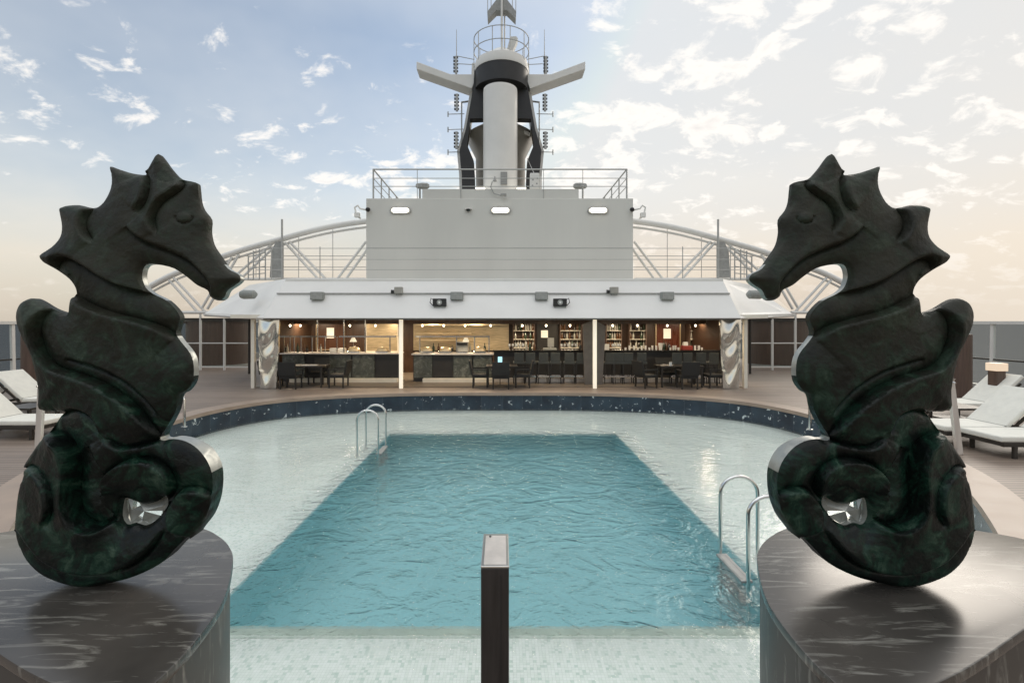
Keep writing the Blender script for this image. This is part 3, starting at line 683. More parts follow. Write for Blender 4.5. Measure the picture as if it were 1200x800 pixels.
# round wooden cabinets and steel partitions at the bar sides
for s, lab, lab2 in ((-1, 'curved brown wooden cabinet behind the left steel partition', 'steel post-and-rail partition left of the bar'), (1, 'curved brown wooden cabinet behind the right steel partition', 'steel post-and-rail partition right of the bar')):
    xa, xb = (XP(200, 24), XP(274, 24)) if s < 0 else (XP(894, 24), XP(968, 24)); c = ((xa+xb)/2, 25.6); r = (xb-xa)/2
    t = thing('round_cabinet', lab, 'cabinet', (c[0], c[1], 0))
    mb = MB(); mb.lathe((c[0], c[1], 0), [(r, 0.08), (r, 2.30)], 40); mb.build('body', M['wood2'], t, smooth=True)
    mb = MB(); mb.lathe((c[0], c[1], 0), [(r+.08, 2.30), (r+.08, 2.42)], 40); mb.build('top_rim', M['frame'], t, smooth=True)
    mb = MB(); mb.lathe((c[0], c[1], 0), [(r+.03, 0), (r+.03, .08)], 40); mb.build('plinth', M['greymetal'], t, smooth=True)
    t = thing('steel_partition', lab2, 'partition', (s*13, 22.6, 0)); Y = 22.6
    pxs = (207, 235, 263) if s < 0 else (905, 932, 962)
    for px in pxs:
        mb = MB(); mb.tube([(XP(px, Y), Y, 0), (XP(px, Y), Y, 2.75 if px in (235, 932) else 2.42)], .055, 10); mb.build('post', M['white'], t, smooth=True)
    xa, xb = (XP(200, Y), XP(292, Y)) if s < 0 else (XP(878, Y), XP(968, Y))
    for z, h in ((.12, .06), (1.25, .05), (2.36, .10)): mb = MB(); mb.box(xa, xb, Y-.03, Y+.03, z, z+h); mb.build('rail', M['white'] if z < 2 else M['frame'], t)
    mb = MB(); mb.box(xa, xb, Y-.005, Y+.005, .18, 1.25); mb.box(xa, xb, Y-.005, Y+.005, 1.30, 2.36); mb.build('pane', M['glass'], t)
    px = 292 if s < 0 else 879
    mb = MB(); mb.tube([(XP(px, 21), 21, 0), (XP(px, 21), 21, 2.4)], .05, 8); mb.build('post', M['frame'], t)

# ------------------------------------------------------------------ bar pavilion
YF = 16.5; YB = 21.4; ZC = 2.40
bar = thing('bar_pavilion', 'open-fronted bar pavilion with sloping grey visor and dark wood back wall', 'bar', (0, 18.5, 0))
xl, xr = XP(297, YF), XP(873, YF)
mb = MB(); mb.box(xl-.2, xr+.2, YB, YB+.15, 0, ZC); mb.build('back_wall', M['wood'], bar)
mb = MB(); mb.box(xl-.15, xr+.15, YF+.1, YB-.002, .004, .02); mb.build('floor', M['floorin'], bar)
mb = MB(); mb.box(xl-.6, xr+.6, YF-.35, YB+1.2, ZC, ZC+.12); mb.build('ceiling', M['litcol'], bar)
for x in (xl, xr): mb = MB(); mb.box(x-.04, x+.04, YF+1.6, YB-.002, .022, ZC-.002); mb.build('side_wall', M['wood'], bar)
mb = MB(); mb.box(xl+.05, xr-.05, 19.52, 19.60, 2.19, ZC-.001); mb.build('added_glare_beam', M['wood'], bar)  # added beam, screens the rear downlights from reflecting in the pool
# sloping visor with angled end wings
b0, b1 = W(308, 372.5, 15.9), W(868, 372.5, 15.9); t0, t1 = W(336, 326.5, 17.3), W(846, 326.5, 17.3)
wl0, wl1 = W(238, 368.5, 18.6), W(292, 334, 20.2); wr0, wr1 = W(932, 370, 18.6), W(880, 334, 20.2)
def panel(mb, q, th=.08):
    q = [Vector(p) for p in q]; nrm = (q[1]-q[0]).cross(q[3]-q[0]).normalized()
    if nrm.y > 0: nrm = -nrm
    mb.add(q+[p-nrm*th for p in q], [(0, 1, 2, 3), (7, 6, 5, 4)]+[(i, (i+1) % 4+0, (i+1) % 4+4, i+4) for i in range(4)])
mb = MB(); panel(mb, (b0, b1, t1, t0)); vis = mb.build('visor', M['visor'], bar)
mb = MB(); panel(mb, (wl0, b0+Vector((-.004, 0, 0)), t0+Vector((-.004, 0, 0)), wl1)); mb.build('visor_wing', M['white'], bar)
mb = MB(); panel(mb, (b1+Vector((.004, 0, 0)), wr0, wr1, t1+Vector((.004, 0, 0)))); mb.build('visor_wing', M['white'], bar)
mb = MB(); mb.box(b0.x, b1.x, 15.92, 16.2, b0.z-.05, b0.z-.002); mb.build('visor_lip', M['frame'], bar)
mb = MB(); mb.box(t0.x, t1.x, 17.2, 26, t0.z-.25, t0.z-.02)
mb.prism([(wl1.x, wl1.y, t0.z-.3), (t0.x, 17.3, t0.z-.3), (t0.x, 26, t0.z-.3), (wl1.x, 26, t0.z-.3)], (0, 0, .2))
mb.prism([(t1.x, 17.3, t0.z-.3), (wr1.x, wr1.y, t0.z-.3), (wr1.x, 26, t0.z-.3), (t1.x, 26, t0.z-.3)], (0, 0, .2)); mb.build('roof', M['white'], bar)
# soffit below the wings
mb = MB(); mb.prism([(wl0.x, wl0.y, 2.55), (b0.x, 16.0, 2.46), (b0.x, 26, 2.46), (wl0.x, 26, 2.55)], (0, 0, .05)); mb.prism([(b1.x, 16.0, 2.46), (wr0.x, wr0.y, 2.55), (wr0.x, 26, 2.55), (b1.x, 26, 2.46)], (0, 0, .05)); mb.build('soffit', M['white'], bar)
mb = MB()
f = (373-346)/(373-326.5); pa = b0.lerp(t0, f); pb = b1.lerp(t1, f)
mb.tube([pa+Vector((0, -.03, .03)), pb+Vector((0, -.03, .03))], .025, 8); mb.build('conduit', M['greymetal'], bar, smooth=True)
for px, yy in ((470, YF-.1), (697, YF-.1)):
    x = XP(px, yy); mb = MB(); mb.box(x-.06, x+.06, yy-.06, yy+.06, 0, b0.z-.05); mb.build('column', M['glowpost'], bar, bevel=.01)
for px in (297, 873):
    x = XP(px, YF); mb = MB(); mb.box(x-.06, x+.06, YF-.06, YF+.06, 0, b0.z-.05); mb.build('column', M['litcol'], bar)
def backrect(x0, x1, y0, y1, m, name, Y=YB-.03, th=.03, parent=bar, frame=None):
    mb = MB(); a = W(x0, y1, Y); b = W(x1, y0, Y); mb.box(a.x, b.x, Y-th, Y, a.z, min(b.z, ZC-.01)); o = mb.build(name, m, parent)
    if frame:
        mb = MB(); w = .05
        for (p, q, r_, s_) in ((a.x-w, b.x+w, b.z, b.z+w), (a.x-w, b.x+w, a.z-w, a.z), (a.x-w, a.x, a.z, b.z), (b.x, b.x+w, a.z, b.z)):
            mb.box(p, q, Y-th-.02, Y, r_, min(s_, ZC-.008))
        f_ = mb.build('frame', frame, o)
    return o
# back wall features (wood niches, lit frames, doors)
backrect(334, 347, 378, 398, M['litcol'], 'cabinet_door', frame=M['gold'])
backrect(349, 362, 376, 398, M['paper'], 'cabinet_door')
backrect(372, 403, 377, 409, mat('red_wood', (.07, .032, .018), .3, var=.3, stretch=(6, 6, .5)), 'wood_panel', frame=M['gold'])
backrect(430, 466, 378, 411, M['gold'], 'metal_panel', frame=M['litcol'])
backrect(486, 595, 379, 409, M['gold'], 'kitchen_backsplash', frame=M['gold'])
backrect(629, 655, 376, 447, M['black'], 'door')
backrect(769, 796, 378, 447, mat('mahogany_door', (.10, .028, .014), .28, var=.3, stretch=(6, 6, .5)), 'door', frame=M['gold'])
# kitchen hood and shelves
mb = MB(); a = W(486, 381, 20.6); b = W(594, 376, 20.6); mb.box(a.x, b.x, 20.3, 21.2, 2.12, 2.25); mb.build('extractor_hood', M['gold'], bar)
for py in (391, 399):
    mb = MB(); Y = 20.9; mb.box(XP(488, Y), XP(552, Y), Y-.2, Y+.2, ZP(py, Y), ZP(py, Y)+.03); mb.build('kitchen_shelf', M['gold'], bar)
def sign(x0, x1, y0, y1, lab):
    Y = YB-.09; mb = MB(); a = W(x0, y1, Y); b = W(x1, y0, Y); mb.box(a.x, b.x, Y-.02, Y, a.z, b.z); tag(mb.build('framed_notice', M['paper']), lab, 'notice')
sign(383, 391.5, 384, 396, 'small lit framed notice on the wood wall behind the left buffet')
sign(634, 642, 387, 395.5, 'small white notice on the black door between bottle shelves')
sign(777.5, 786, 385, 396.5, 'small lit notice on the mahogany door on the right')

# counters
def counter(px0, px1, Y, ztop, label, fm, plinth=True, panels=True):
    x0, x1 = XP(px0, Y), XP(px1, Y); t = thing('bar_counter', label, 'counter', ((x0+x1)/2, Y+.4, 0))
    mb = MB(); mb.box(x0, x1, Y+.06, Y+.7, .02, ztop-.05); mb.build('body', M['black'], t)
    mb = MB(); mb.box(x0-.05, x1+.05, Y-.08, Y+.8, ztop-.05, ztop); mb.build('counter_top', M['topstone'] if not panels else M['brushed'], t, bevel=.008)
    if panels:
        n = max(2, int((x1-x0)/.75))
        for i in range(n):
            if i % 3 == 1 and n > 3: 
                continue
            a = x0+(x1-x0)*i/n; mb = MB(); mb.box(a+.03, a+(x1-x0)/n-.03, Y, Y+.058, .16, ztop-.08); mb.build('marble_panel', fm, t)
    if plinth: mb = MB(); mb.box(x0+.4 if panels else x0, x1, Y-.25, Y+.03, .02, .15); mb.build('plinth', M['litcol'] if panels else M['brushed'], t)
    return t
counter(330, 467, 18.1, 1.10, 'left buffet counter with grey marble front panels', M['marble'])
counter(484, 577, 18.1, 1.08, 'middle buffet counter with marble front below the golden kitchen', M['marble'])
counter(579, 694, 18.2, 1.20, 'black bar counter between the middle buffet and the right lit column', M['black'], panels=False)
for grp, xs4 in (('left bay above the buffet', (340, 352, 410, 440)), ('middle bay above the golden kitchen', (495, 520, 545, 575)), ('bar bays', (612, 640, 668, 718, 747, 782, 815))):
    for i, px in enumerate(xs4):
        x = XP(px, 18.6); t = thing('pendant_lamp', 'small glowing pendant lamp, number %s from left in the %s' % (('one', 'two', 'three', 'four', 'five', 'six', 'seven')[i], grp), 'pendant lamp', (x, 18.6, 2.0), 'small pendant lamps over the counters')
        mb = MB(); mb.tube([(x, 18.6, 2.17), (x, 18.6, ZC-.002)], .006, 6); mb.build('cord', M['black'], t)
        mb = MB(); mb.lathe((x, 18.6, 2.09), [(.001, 0), (.028, .015), (.036, .05), (.022, .08)], 10); mb.build('globe', M['down'], t, smooth=True)
counter(705, 842, 18.2, 1.20, 'long dark bar counter in the right bay', M['black'], panels=False)
# sneeze guards
def guard(px0, px1, posts, label):
    Y = 18.3; x0, x1 = XP(px0, Y), XP(px1, Y); t = thing('sneeze_guard', label, 'sneeze guard', ((x0+x1)/2, Y, 1.1))
    for px in posts: mb = MB(); mb.tube([(XP(px, Y), Y, 1.1), (XP(px, Y), Y, 1.72)], .022, 8); mb.build('post', M['steel'], t, smooth=True)
    mb = MB(); mb.box(x0, x1, Y-.25, Y+.2, 1.72, 1.735); mb.build('glass_shelf', M['glass'], t)
    mb = MB(); mb.box(x0, x1, Y-.012-.25, Y-.25, 1.70, 1.75); mb.build('edge_trim', M['steel'], t)
guard(328, 396, (333, 340, 345, 353, 366, 381, 395), 'steel and glass sneeze guard at left end of buffet')
guard(400, 466, (403, 428, 457), 'steel and glass sneeze guard next to the left lit column')
guard(488, 574, (492, 535, 556, 573), 'steel and glass sneeze guard on the middle buffet')
# hanging tall steel stanchions in the left bay
for i, px in enumerate((372, 403, 428)):
    Y = 19.2; mb = MB(); mb.tube([(XP(px, Y), Y, .02), (XP(px, Y), Y, ZC-.002)], .035, 10)
    tag(mb.build('steel_pole', M['steel'], smooth=True), 'floor-to-ceiling steel pole, %s of three behind the left buffet' % ('leftmost', 'middle one', 'rightmost')[i], 'pole', 'steel poles in the left bay')

# bottle shelves
bm1 = [mat('bottle_'+n_, c, .12, coat=.5) for n_, c in (('amber', (.11, .05, .02)), ('green', (.03, .05, .025)), ('clear', (.40, .39, .34)), ('dark', (.02, .015, .01)))]
protos = []
for k, m in enumerate(bm1):
    mb = MB(); r = (.038, .042, .035, .045)[k]; h = (.30, .31, .28, .24)[k]
    mb.lathe((0, 0, 0), [(r*.9, 0), (r, .01), (r, h*.58), (r*.35, h*.75), (r*.33, h*.97), (r*.4, h)], 10)
    protos.append(mb)
first = {}
def bottle(x, y, z, k, label, group):
    if k not in first:
        o = protos[k].build('bottle', bm1[k], origin=(0, 0, 0), smooth=True); first[k] = o
    else: o = first[k].copy(); COL.objects.link(o)
    o.location = (x, y, z); o.scale = (1.25, 1.25, 1.15); tag(o, label, 'bottle', group)
ORD = ['first', 'second', 'third', 'fourth', 'fifth', 'sixth', 'seventh', 'eighth', 'ninth', 'tenth', 'eleventh', 'twelfth']
def bl(z, cnt, blabel):
    k = rnd.choice((0, 0, 1, 2, 2, 3)); row = {1.15: 'bottom', 1.52: 'middle', 1.90: 'top'}[z]
    return k, '%s bottle, %s from left, %s row, %s' % (('amber', 'green', 'clear', 'dark')[k], ORD[cnt], row, blabel), 'bottles on the '+blabel
def bottleshelf(px0, px1, label, blabel, lit=False):
    Y = YB-.45; x0, x1 = XP(px0, Y), XP(px1, Y); t = thing('bottle_shelf', label, 'shelf unit', ((x0+x1)/2, Y+.2, 1.0))
    mb = MB(); mb.box(x0, x1, YB-.06, YB-.034, 1.0, ZC-.02); mb.build('back_panel', M['gold'] if lit else M['wood'], t)
    for x in (x0-.03, x1): mb = MB(); mb.box(x, x+.03, Y, YB-.034, 1.0, ZC-.02); mb.build('side_panel', M['wood2'], t)
    for z in (1.15, 1.52, 1.90):
        mb = MB(); mb.box(x0, x1, Y, YB-.062, z-.02, z); mb.build('shelf', M['litcol'], t)
        n_ = int((x1-x0)/.105); cnt = 0
        for i in range(n_):
            if rnd.random() < .1: continue
            bottle(x0+.08+i*(x1-x0-.12)/max(1, n_-1)+rnd.uniform(-.01, .01), Y+.12+rnd.uniform(-.03, .08), z, *bl(z, cnt, blabel)); cnt += 1
bottleshelf(602, 626, 'bottle shelf just right of the golden kitchen', 'shelf by the golden kitchen')
bottleshelf(657, 681, 'bottle shelf right of the black door', 'shelf right of the black door')
bottleshelf(738, 757, 'narrow bottle shelf left of the mahogany door', 'narrow shelf')
bottleshelf(809, 836, 'brightly lit bottle shelf right of the mahogany door', 'brightly lit shelf', True)
bottleshelf(711, 728, 'dark shelf unit just right of the right lit column', 'shelf beside the lit column')
# stemware and bottles standing on the counters
mb = MB(); mb.lathe((0, 0, 0), [(.035, 0), (.006, .01), (.006, .09), (.04, .13), (.036, .20)], 10); wg0 = mb.build('wine_glass', mat('wine_glass_glass', (.75, .75, .72), .08, .6), origin=(0, 0, 0), smooth=True)
fg = True
for grp, pxs_ in (('centre bar left of the till', (597, 601, 605, 609, 613)), ('centre bar right of the till', (658, 662, 666, 671, 675)), ('right bar next to the napkin box', (718, 721, 724, 727))):
    for i, px in enumerate(pxs_):
        o = wg0 if fg else wg0.copy()
        if not fg: COL.objects.link(o)
        fg = False; o.location = (XP(px, 18.35), 18.35+.06*(i % 2), 1.20); o.scale = (1.2, 1.2, 1.2)
        tag(o, '%s wine glass from left on the %s' % (ORD[i], grp), 'wine glass', 'wine glasses on the '+grp)
for grp, pxs_ in (('centre bar beside the wine glasses', (617, 621, 626, 680)), ('right bar below the mahogany door', (778, 781, 784)), ('left buffet', (334, 337, 349, 356, 360, 376)), ('middle buffet', (508, 514, 530, 551, 568))):
    for i, px in enumerate(pxs_):
        bottle(XP(px, 18.6), 18.6, 1.10 if 'buffet' in grp else 1.20, (i*7+len(grp)) % 4, '%s bottle from left standing on the %s' % (ORD[i], grp), 'bottles standing on the '+grp)
def tlamp(px, lab):
    Yp = 18.7; x = XP(px, Yp); t = thing('table_lamp', lab, 'table lamp', (x, Yp, 1.1))
    mb = MB(); mb.lathe((x, Yp, 1.10), [(.07, 0), (.07, .02), (.015, .04), (.015, .42)], 12); mb.build('stem', M['steel'], t, smooth=True)
    mb = MB(); mb.lathe((x, Yp, 1.50), [(.14, 0), (.06, .16)], 16); mb.build('lamp_shade', M['paper'], t, smooth=True)
tlamp(414, 'small table lamp with pale shade on the left buffet, left of the metal panel'); tlamp(546, 'small table lamp with pale shade behind the coffee machine')
# items on counters
def put(mb, name, m, label, cat, group=None, **k): return tag(mb.build(name, m, **k), label, cat, group)
mb = MB(); mb.lathe((0, 0, 0), [(.03, 0), (.045, .09), (.04, .09), (.026, .01)], 12); cup0 = mb.build('cup', M['cup'], origin=(0, 0, 0), smooth=True)
cx_ = [733, 738, 743, 748, 752, 757, 761, 765, 769, 786, 789, 792, 795, 815, 819, 823]; firstc = True; cnts = {}
for i, px in enumerate(cx_):
    for lv in range(2 if i % 3 else 1):
        o = cup0 if firstc else cup0.copy()
        if not firstc: COL.objects.link(o)
        firstc = False
        o.location = (XP(px, 18.4), 18.4+.05*(i % 2), 1.20+lv*.075)
        lab = ('white cup on the bar left of the mahogany door notice' if px < 775 else 'white cup on the bar below the mahogany door' if px < 800 else 'white cup on the bar below the lit bottle shelf')
        k_ = 'a' if px < 775 else 'b' if px < 800 else 'c'; cc = cnts.setdefault(k_, 0); cnts[k_] += (lv == (1 if i % 3 else 0))
        tag(o, lab.replace('white cup', ('upper' if lv else 'lower')+' white cup, '+ORD[cc]+' from left,'), 'cup', lab.replace('cup', 'cups', 1))
Y = 18.45
mb = MB(); mb.box(XP(800, Y), XP(812, Y), Y, Y+.25, 1.20, 1.36); put(mb, 'red_box', M['red'], 'red box on the right bar counter', 'box', bevel=.01)
mb = MB(); mb.box(XP(802, Y), XP(807, Y), Y+.05, Y+.2, 1.36, 1.46); mb.box(XP(802.4, Y), XP(806.6, Y), Y+.06, Y+.19, 1.46, 1.50); put(mb, 'napkin_holder', M['cup'], 'small white holder on top of the red box', 'holder')
mb = MB(); mb.lathe((XP(774, Y), Y, 1.2), [(.06, 0), (.09, .26), (.08, .26), (.05, .02)], 14); put(mb, 'ice_bucket', M['cup'], 'white tapered bucket on the bar below the mahogany door', 'bucket', smooth=True)
mb = MB(); mb.box(XP(708, Y), XP(714, Y), Y, Y+.18, 1.20, 1.42); put(mb, 'napkin_box', M['cup'], 'white napkin box on the bar just right of the right lit column', 'box', bevel=.01)
t = thing('cash_register', 'grey till monitor on the bar in front of the black door', 'till', (XP(644, Y), Y, 1.2))
mb = MB(); mb.box(XP(637, Y), XP(652, Y), Y-.1, Y+.2, 1.2, 1.27); mb.build('base', M['speaker'], t, bevel=.008)
mb = MB(); mb.box(XP(642, Y), XP(649.5, Y), Y+.05, Y+.09, 1.30, 1.66); mb.box(XP(644.5, Y), XP(646.5, Y), Y+.06, Y+.08, 1.27, 1.30); mb.build('monitor', M['greymetal'], t, bevel=.008)
t = thing('order_screen', 'small upright cyan lit screen behind the centre chair', 'screen', (XP(586, 17.2), 17.2, 0))
mb = MB(); mb.box(XP(583.5, 17.2), XP(588.5, 17.2), 17.2, 17.23, ZP(432, 17.2), ZP(418, 17.2)); mb.build('display', M['screen'], t)
mb = MB(); mb.box(XP(583, 17.2), XP(589, 17.2), 17.232, 17.27, ZP(433, 17.2), ZP(417, 17.2)); mb.box(XP(585.5, 17.2), XP(586.5, 17.2), 17.24, 17.26, 0.02, ZP(433, 17.2)); mb.build('stand', M['frame'], t)
for i, px in enumerate((390, 400)):
    Yp = 18.35; mb = MB(); mb.box(XP(px-4, Yp), XP(px+4, Yp), Yp, Yp+.2, 1.10, 1.27); put(mb, 'plate_stack', M['cup'], ('wider' if i == 0 else 'right-hand')+' white plate stack on the left buffet by the steel pole', 'plates', bevel=.02, smooth=True)
def chafing(px, lab):
    Yp = 18.45; x = XP(px, Yp); t = thing('chafing_dish', lab, 'chafing dish', (x, Yp, 1.1))
    mb = MB(); mb.box(x-.24, x+.24, Yp-.15, Yp+.15, 1.09, 1.16); mb.build('tray', M['steel'], t, bevel=.01)
    mb = MB(); mb.lathe((x, Yp, 1.165), [(.23, 0), (.22, .08), (.15, .14), (0.001, .16)], 18); mb.build('lid', M['gold'], t, smooth=True)
    mb = MB(); mb.tube([(x-.04, Yp, 1.33), (x, Yp, 1.36), (x+.04, Yp, 1.33)], .01); mb.build('handle', M['steel'], t)
chafing(415, 'domed metal serving dish at right part of the left buffet'); chafing(448, 'domed metal serving dish beside the left lit column')
chafing(500, 'domed metal serving dish at left end of the middle buffet'); chafing(522, 'domed metal serving dish, second from left on the middle buffet'); chafing(562, 'domed metal serving dish at right end of the middle buffet')
t = thing('coffee_machine', 'dark steel coffee machine on the middle buffet', 'coffee machine', (XP(542, 18.5), 18.5, 1.1)); x = XP(542, 18.5)
mb = MB(); mb.box(x-.22, x+.22, 18.45, 18.75, 1.08, 1.5); mb.build('body', M['greymetal'], t, bevel=.02)
mb = MB(); mb.box(x-.18, x+.18, 18.30, 18.448, 1.08, 1.14); mb.build('drip_tray', M['steel'], t); mb = MB(); mb.box(x-.2, x+.2, 18.36, 18.448, 1.38, 1.48); mb.build('spout_head', M['black'], t)

# wavy mirror panels at the bar ends
def wavy(px0, px1, py0, mir, label):
    Y = 16.25; n_x, n_z = 26, 60; xa, xb = XP(px0, Y), XP(px1, Y); z0, z1 = .02, 2.36; mb = MB(); vs = []; fs = []
    for j in range(n_z+1):
        v = j/n_z
        for i in range(n_x+1):
            u = i/n_x; wd = .82+.18*v if v > .25 else .72+.4*v*.4+.02
            uu = (u-.5)*wd+.5
            d = .032*math.sin(5*v*PI+math.sin(u*5)*1.2)*math.cos((u-.5)*4)+.010*math.sin(u*7+v*9)
            d += .035*math.exp(-(((u-.5)/.28)**2+((v-.75)/.13)**2))
            vs.append((xa+(xb-xa)*uu, Y-d, z0+(z1-z0)*v))
    for j in range(n_z):
        for i in range(n_x): a = j*(n_x+1)+i; fs.append((a, a+1, a+n_x+2, a+n_x+1))
    m_ = len(vs); vs2 = [(x, Y+.09, z) for x, y, z in vs]; mb.add(vs+vs2, fs+[tuple(q+m_ for q in f[::-1]) for f in fs])
    def wall(ids):
        for a, b in zip(ids, ids[1:]): mb.f.append([a, b, b+m_, a+m_]); mb.m.append(0)
    wall(list(range(n_x+1))); wall([n_z*(n_x+1)+i for i in range(n_x+1)]); wall([j*(n_x+1) for j in range(n_z+1)]); wall([j*(n_x+1)+n_x for j in range(n_z+1)])
    tag(mb.build('mirror_panel', mat('rippled_mirror', (.74, .72, .66), .14, .95), smooth=True), label, 'mirror panel')
wavy(302, 327, 373, False, 'tall rippled mirror panel at the left end of the bar')
wavy(844, 869, 373, True, 'tall rippled mirror panel at the right end of the bar')
# curved grey glass fin by the right lit column
Y = 17.2; mb = MB(); mb.prism([W(683, 380, Y), W(696, 375, Y), W(710, 382, Y), W(706, 452, Y), W(685, 452, Y)], (0, .06, 0))
tag(mb.build('stone_fin', mat('brown_grey_fin', (.16, .14, .12), .35, var=.2, vscale=3), bevel=.01), 'brownish tapering fin panel behind the right lit column', 'panel')

# furniture
def armchair(m):
    t = thing('armchair', 'x', 'chair', (0, 0, 0), 'dark wicker chairs in front of the bar')
    mb = MB(); mb.box(-.29, .29, -.27, .27, .36, .46); mb.build('seat', m, t, bevel=.02)
    mb = MB(); mb.prism([(-.29, .25, .46), (-.29, .32, .46), (-.29, .40, .93), (-.29, .35, .93)], (.58, 0, 0)); mb.build('backrest', m, t, bevel=.012)
    for s in (-1, 1):
        mb = MB(); mb.box(s*.30-.025, s*.30+.025, -.26, .33, .62, .66); mb.box(s*.30-.02, s*.30+.02, -.255, -.215, .46, .62); mb.build('armrest', m, t)
        for yy in (-.24, .24): mb = MB(); mb.box(s*.26-.022, s*.26+.022, yy-.022, yy+.022, 0, .36); mb.build('leg', M['frame'], t)
    return t
ac = armchair(M['wicker']); usedc = [False]
def chair(px, Y, rz, label):
    o = ac if not usedc[0] else None; x = XP(px, Y)
    if o: usedc[0] = True; o.location = (x, Y, .0); o.rotation_euler = (0, 0, rz); o['label'] = label
    else: dup(ac, (x, Y, 0), rz, label)
# chair faces -y at rz=0 (its back is at +y)
chair(341, 16.35, PI, 'dark wicker chair with its back to the pool at the left table')
chair(319, 16.75, PI/2, 'dark wicker chair at the left end of the left table')
chair(397, 16.75, -PI/2, 'dark wicker chair at the right end of the left table')
chair(373, 17.45, 0, 'dark wicker chair behind the left table facing the pool')
chair(587, 16.35, PI, 'dark wicker chair with its back to the pool at the centre table')
chair(563, 16.75, PI/2, 'dark wicker chair at the left end of the centre table')
chair(612, 16.75, -PI/2, 'dark wicker chair at the right end of the centre table')
chair(805, 16.35, PI, 'dark wicker chair with its back to the pool at the right table')
chair(757, 16.6, PI*.62, 'dark wicker chair at the left end of the right table')
chair(836, 16.7, -PI/2, 'dark wicker chair at the right end of the right table')
chair(781, 17.45, 0, 'dark wicker chair behind the right table facing the pool')
def dtable(px, Y, w, label):
    x = XP(px, Y); t = thing('dining_table', label, 'table', (x, Y, 0), 'dark dining tables in front of the bar')
    mb = MB(); mb.box(x-w/2, x+w/2, Y-.4, Y+.4, .70, .75); mb.build('table_top', M['frame'], t, bevel=.008)
    for a in (-1, 1):
        for b in (-1, 1): mb = MB(); mb.box(x+a*(w/2-.06)-.025, x+a*(w/2-.06)+.025, Y+b*.33-.025, Y+b*.33+.025, 0, .70); mb.build('leg', M['frame'], t)
    return x
x = dtable(361, 16.9, 1.3, 'dark table in front of the left buffet')
mb = MB(); mb.box(x-.15, x+.35, 16.7, 16.95, .753, .765); put(mb, 'menu_card', M['cup'], 'white card lying on the left table', 'card')
x = dtable(588, 16.9, 1.1, 'dark table in the centre below the cyan screen')
x = dtable(795, 16.9, 1.5, 'dark table in front of the right bar counter')
mb = MB(); mb.lathe((x-.35, 16.7, .75), [(.05, 0), (.05, .12), (.035, .12), (.035, .02)], 12); put(mb, 'table_caddy', M['cup'], 'small white pot on the right table', 'pot', smooth=True)
t = thing('bar_stool', 'x', 'bar stool', (0, 0, 0), 'bar stools along the bar counters')
mb = MB(); mb.box(-.21, .21, -.2, .2, .74, .82); mb.build('seat', M['wickergrey'], t, bevel=.02)
mb = MB(); mb.prism([(-.17, -.2, .82), (-.17, -.15, .82), (-.17, -.19, 1.15), (-.17, -.23, 1.15)], (.34, 0, 0)); mb.build('backrest', M['wickergrey'], t, bevel=.01)
for a in (-1, 1):
    for b in (-1, 1): mb = MB(); mb.bar((a*.2, b*.19, 0), (a*.17, b*.16, .74), .03, .03); mb.build('leg', M['frame'], t)
mb = MB(); mb.box(-.2, .2, -.21, -.18, .26, .31); mb.build('footrest', M['steel'], t)
mb = MB(); mb.box(-.2, .2, .18, .21, .26, .31); mb.build('footrest', M['steel'], t)
stool = t; sp_ = [(622, 'second'), (636, 'third'), (651, 'fourth'), (667, 'fifth'), (681, 'rightmost')]
stool.location = (XP(608, 17.65), 17.65, 0); stool['label'] = 'grey bar stool at the centre bar counter, leftmost of six'
for px, w_ in sp_: dup(stool, (XP(px, 17.65), 17.65, 0), rnd.uniform(-.15, .15), 'grey bar stool at the centre bar counter, %s of six from the left' % w_)
for px, w_ in ((713, 'leftmost, next to the lit column'), (724, 'second from the lit column'), (735, 'third from the lit column'), (750, 'fourth from the lit column'), (792, 'fifth from the lit column'), (803, 'sixth from the lit column'), (820, 'second from the mirror panel'), (834, 'nearest the mirror panel')):
    dup(stool, (XP(px, 17.6), 17.6, 0), rnd.uniform(-.2, .2), 'grey bar stool at the right bar counter, '+w_)

# downlights with their own warm light
def downlight(px, Y, label, e=26):
    x = XP(px, Y); t = thing('downlight', label, 'downlight', (x, Y, ZC-.03), 'recessed ceiling downlights in the bar')
    mb = MB(); mb.lathe((x, Y, ZC-.03), [(.10, 0), (.10, .028)], 18); mb.build('lens', M['down'], t)
    mb = MB(); mb.lathe((x, Y, ZC-.035), [(.102, 0), (.13, 0), (.13, .033), (.102, .033)], 18); mb.build('ring', M['steel'], t)
    l = bpy.data.lights.new('downlight_lamp', 'AREA'); l.shape = 'DISK'; l.size = .35; l.energy = e; l.color = (1, .80, .56)
    o = bpy.data.objects.new('downlight_lamp', l); COL.objects.link(o); o.parent = t; o.location = (0, 0, -.02)
for i, px in enumerate((352, 400, 445, 505, 555, 620, 665, 730, 780, 822)):
    downlight(px, 19.9, 'round warm ceiling downlight, number %s from the left in the rear bar row' % ('one', 'two', 'three', 'four', 'five', 'six', 'seven', 'eight', 'nine', 'ten')[i], 46 if px < 600 else 30)
for i, px in enumerate((415, 525, 575, 650, 745, 830)):
    downlight(px, 17.3, 'round warm ceiling downlight, number %s from the left in the front bar row' % ('one', 'two', 'three', 'four', 'five', 'six')[i], 22)

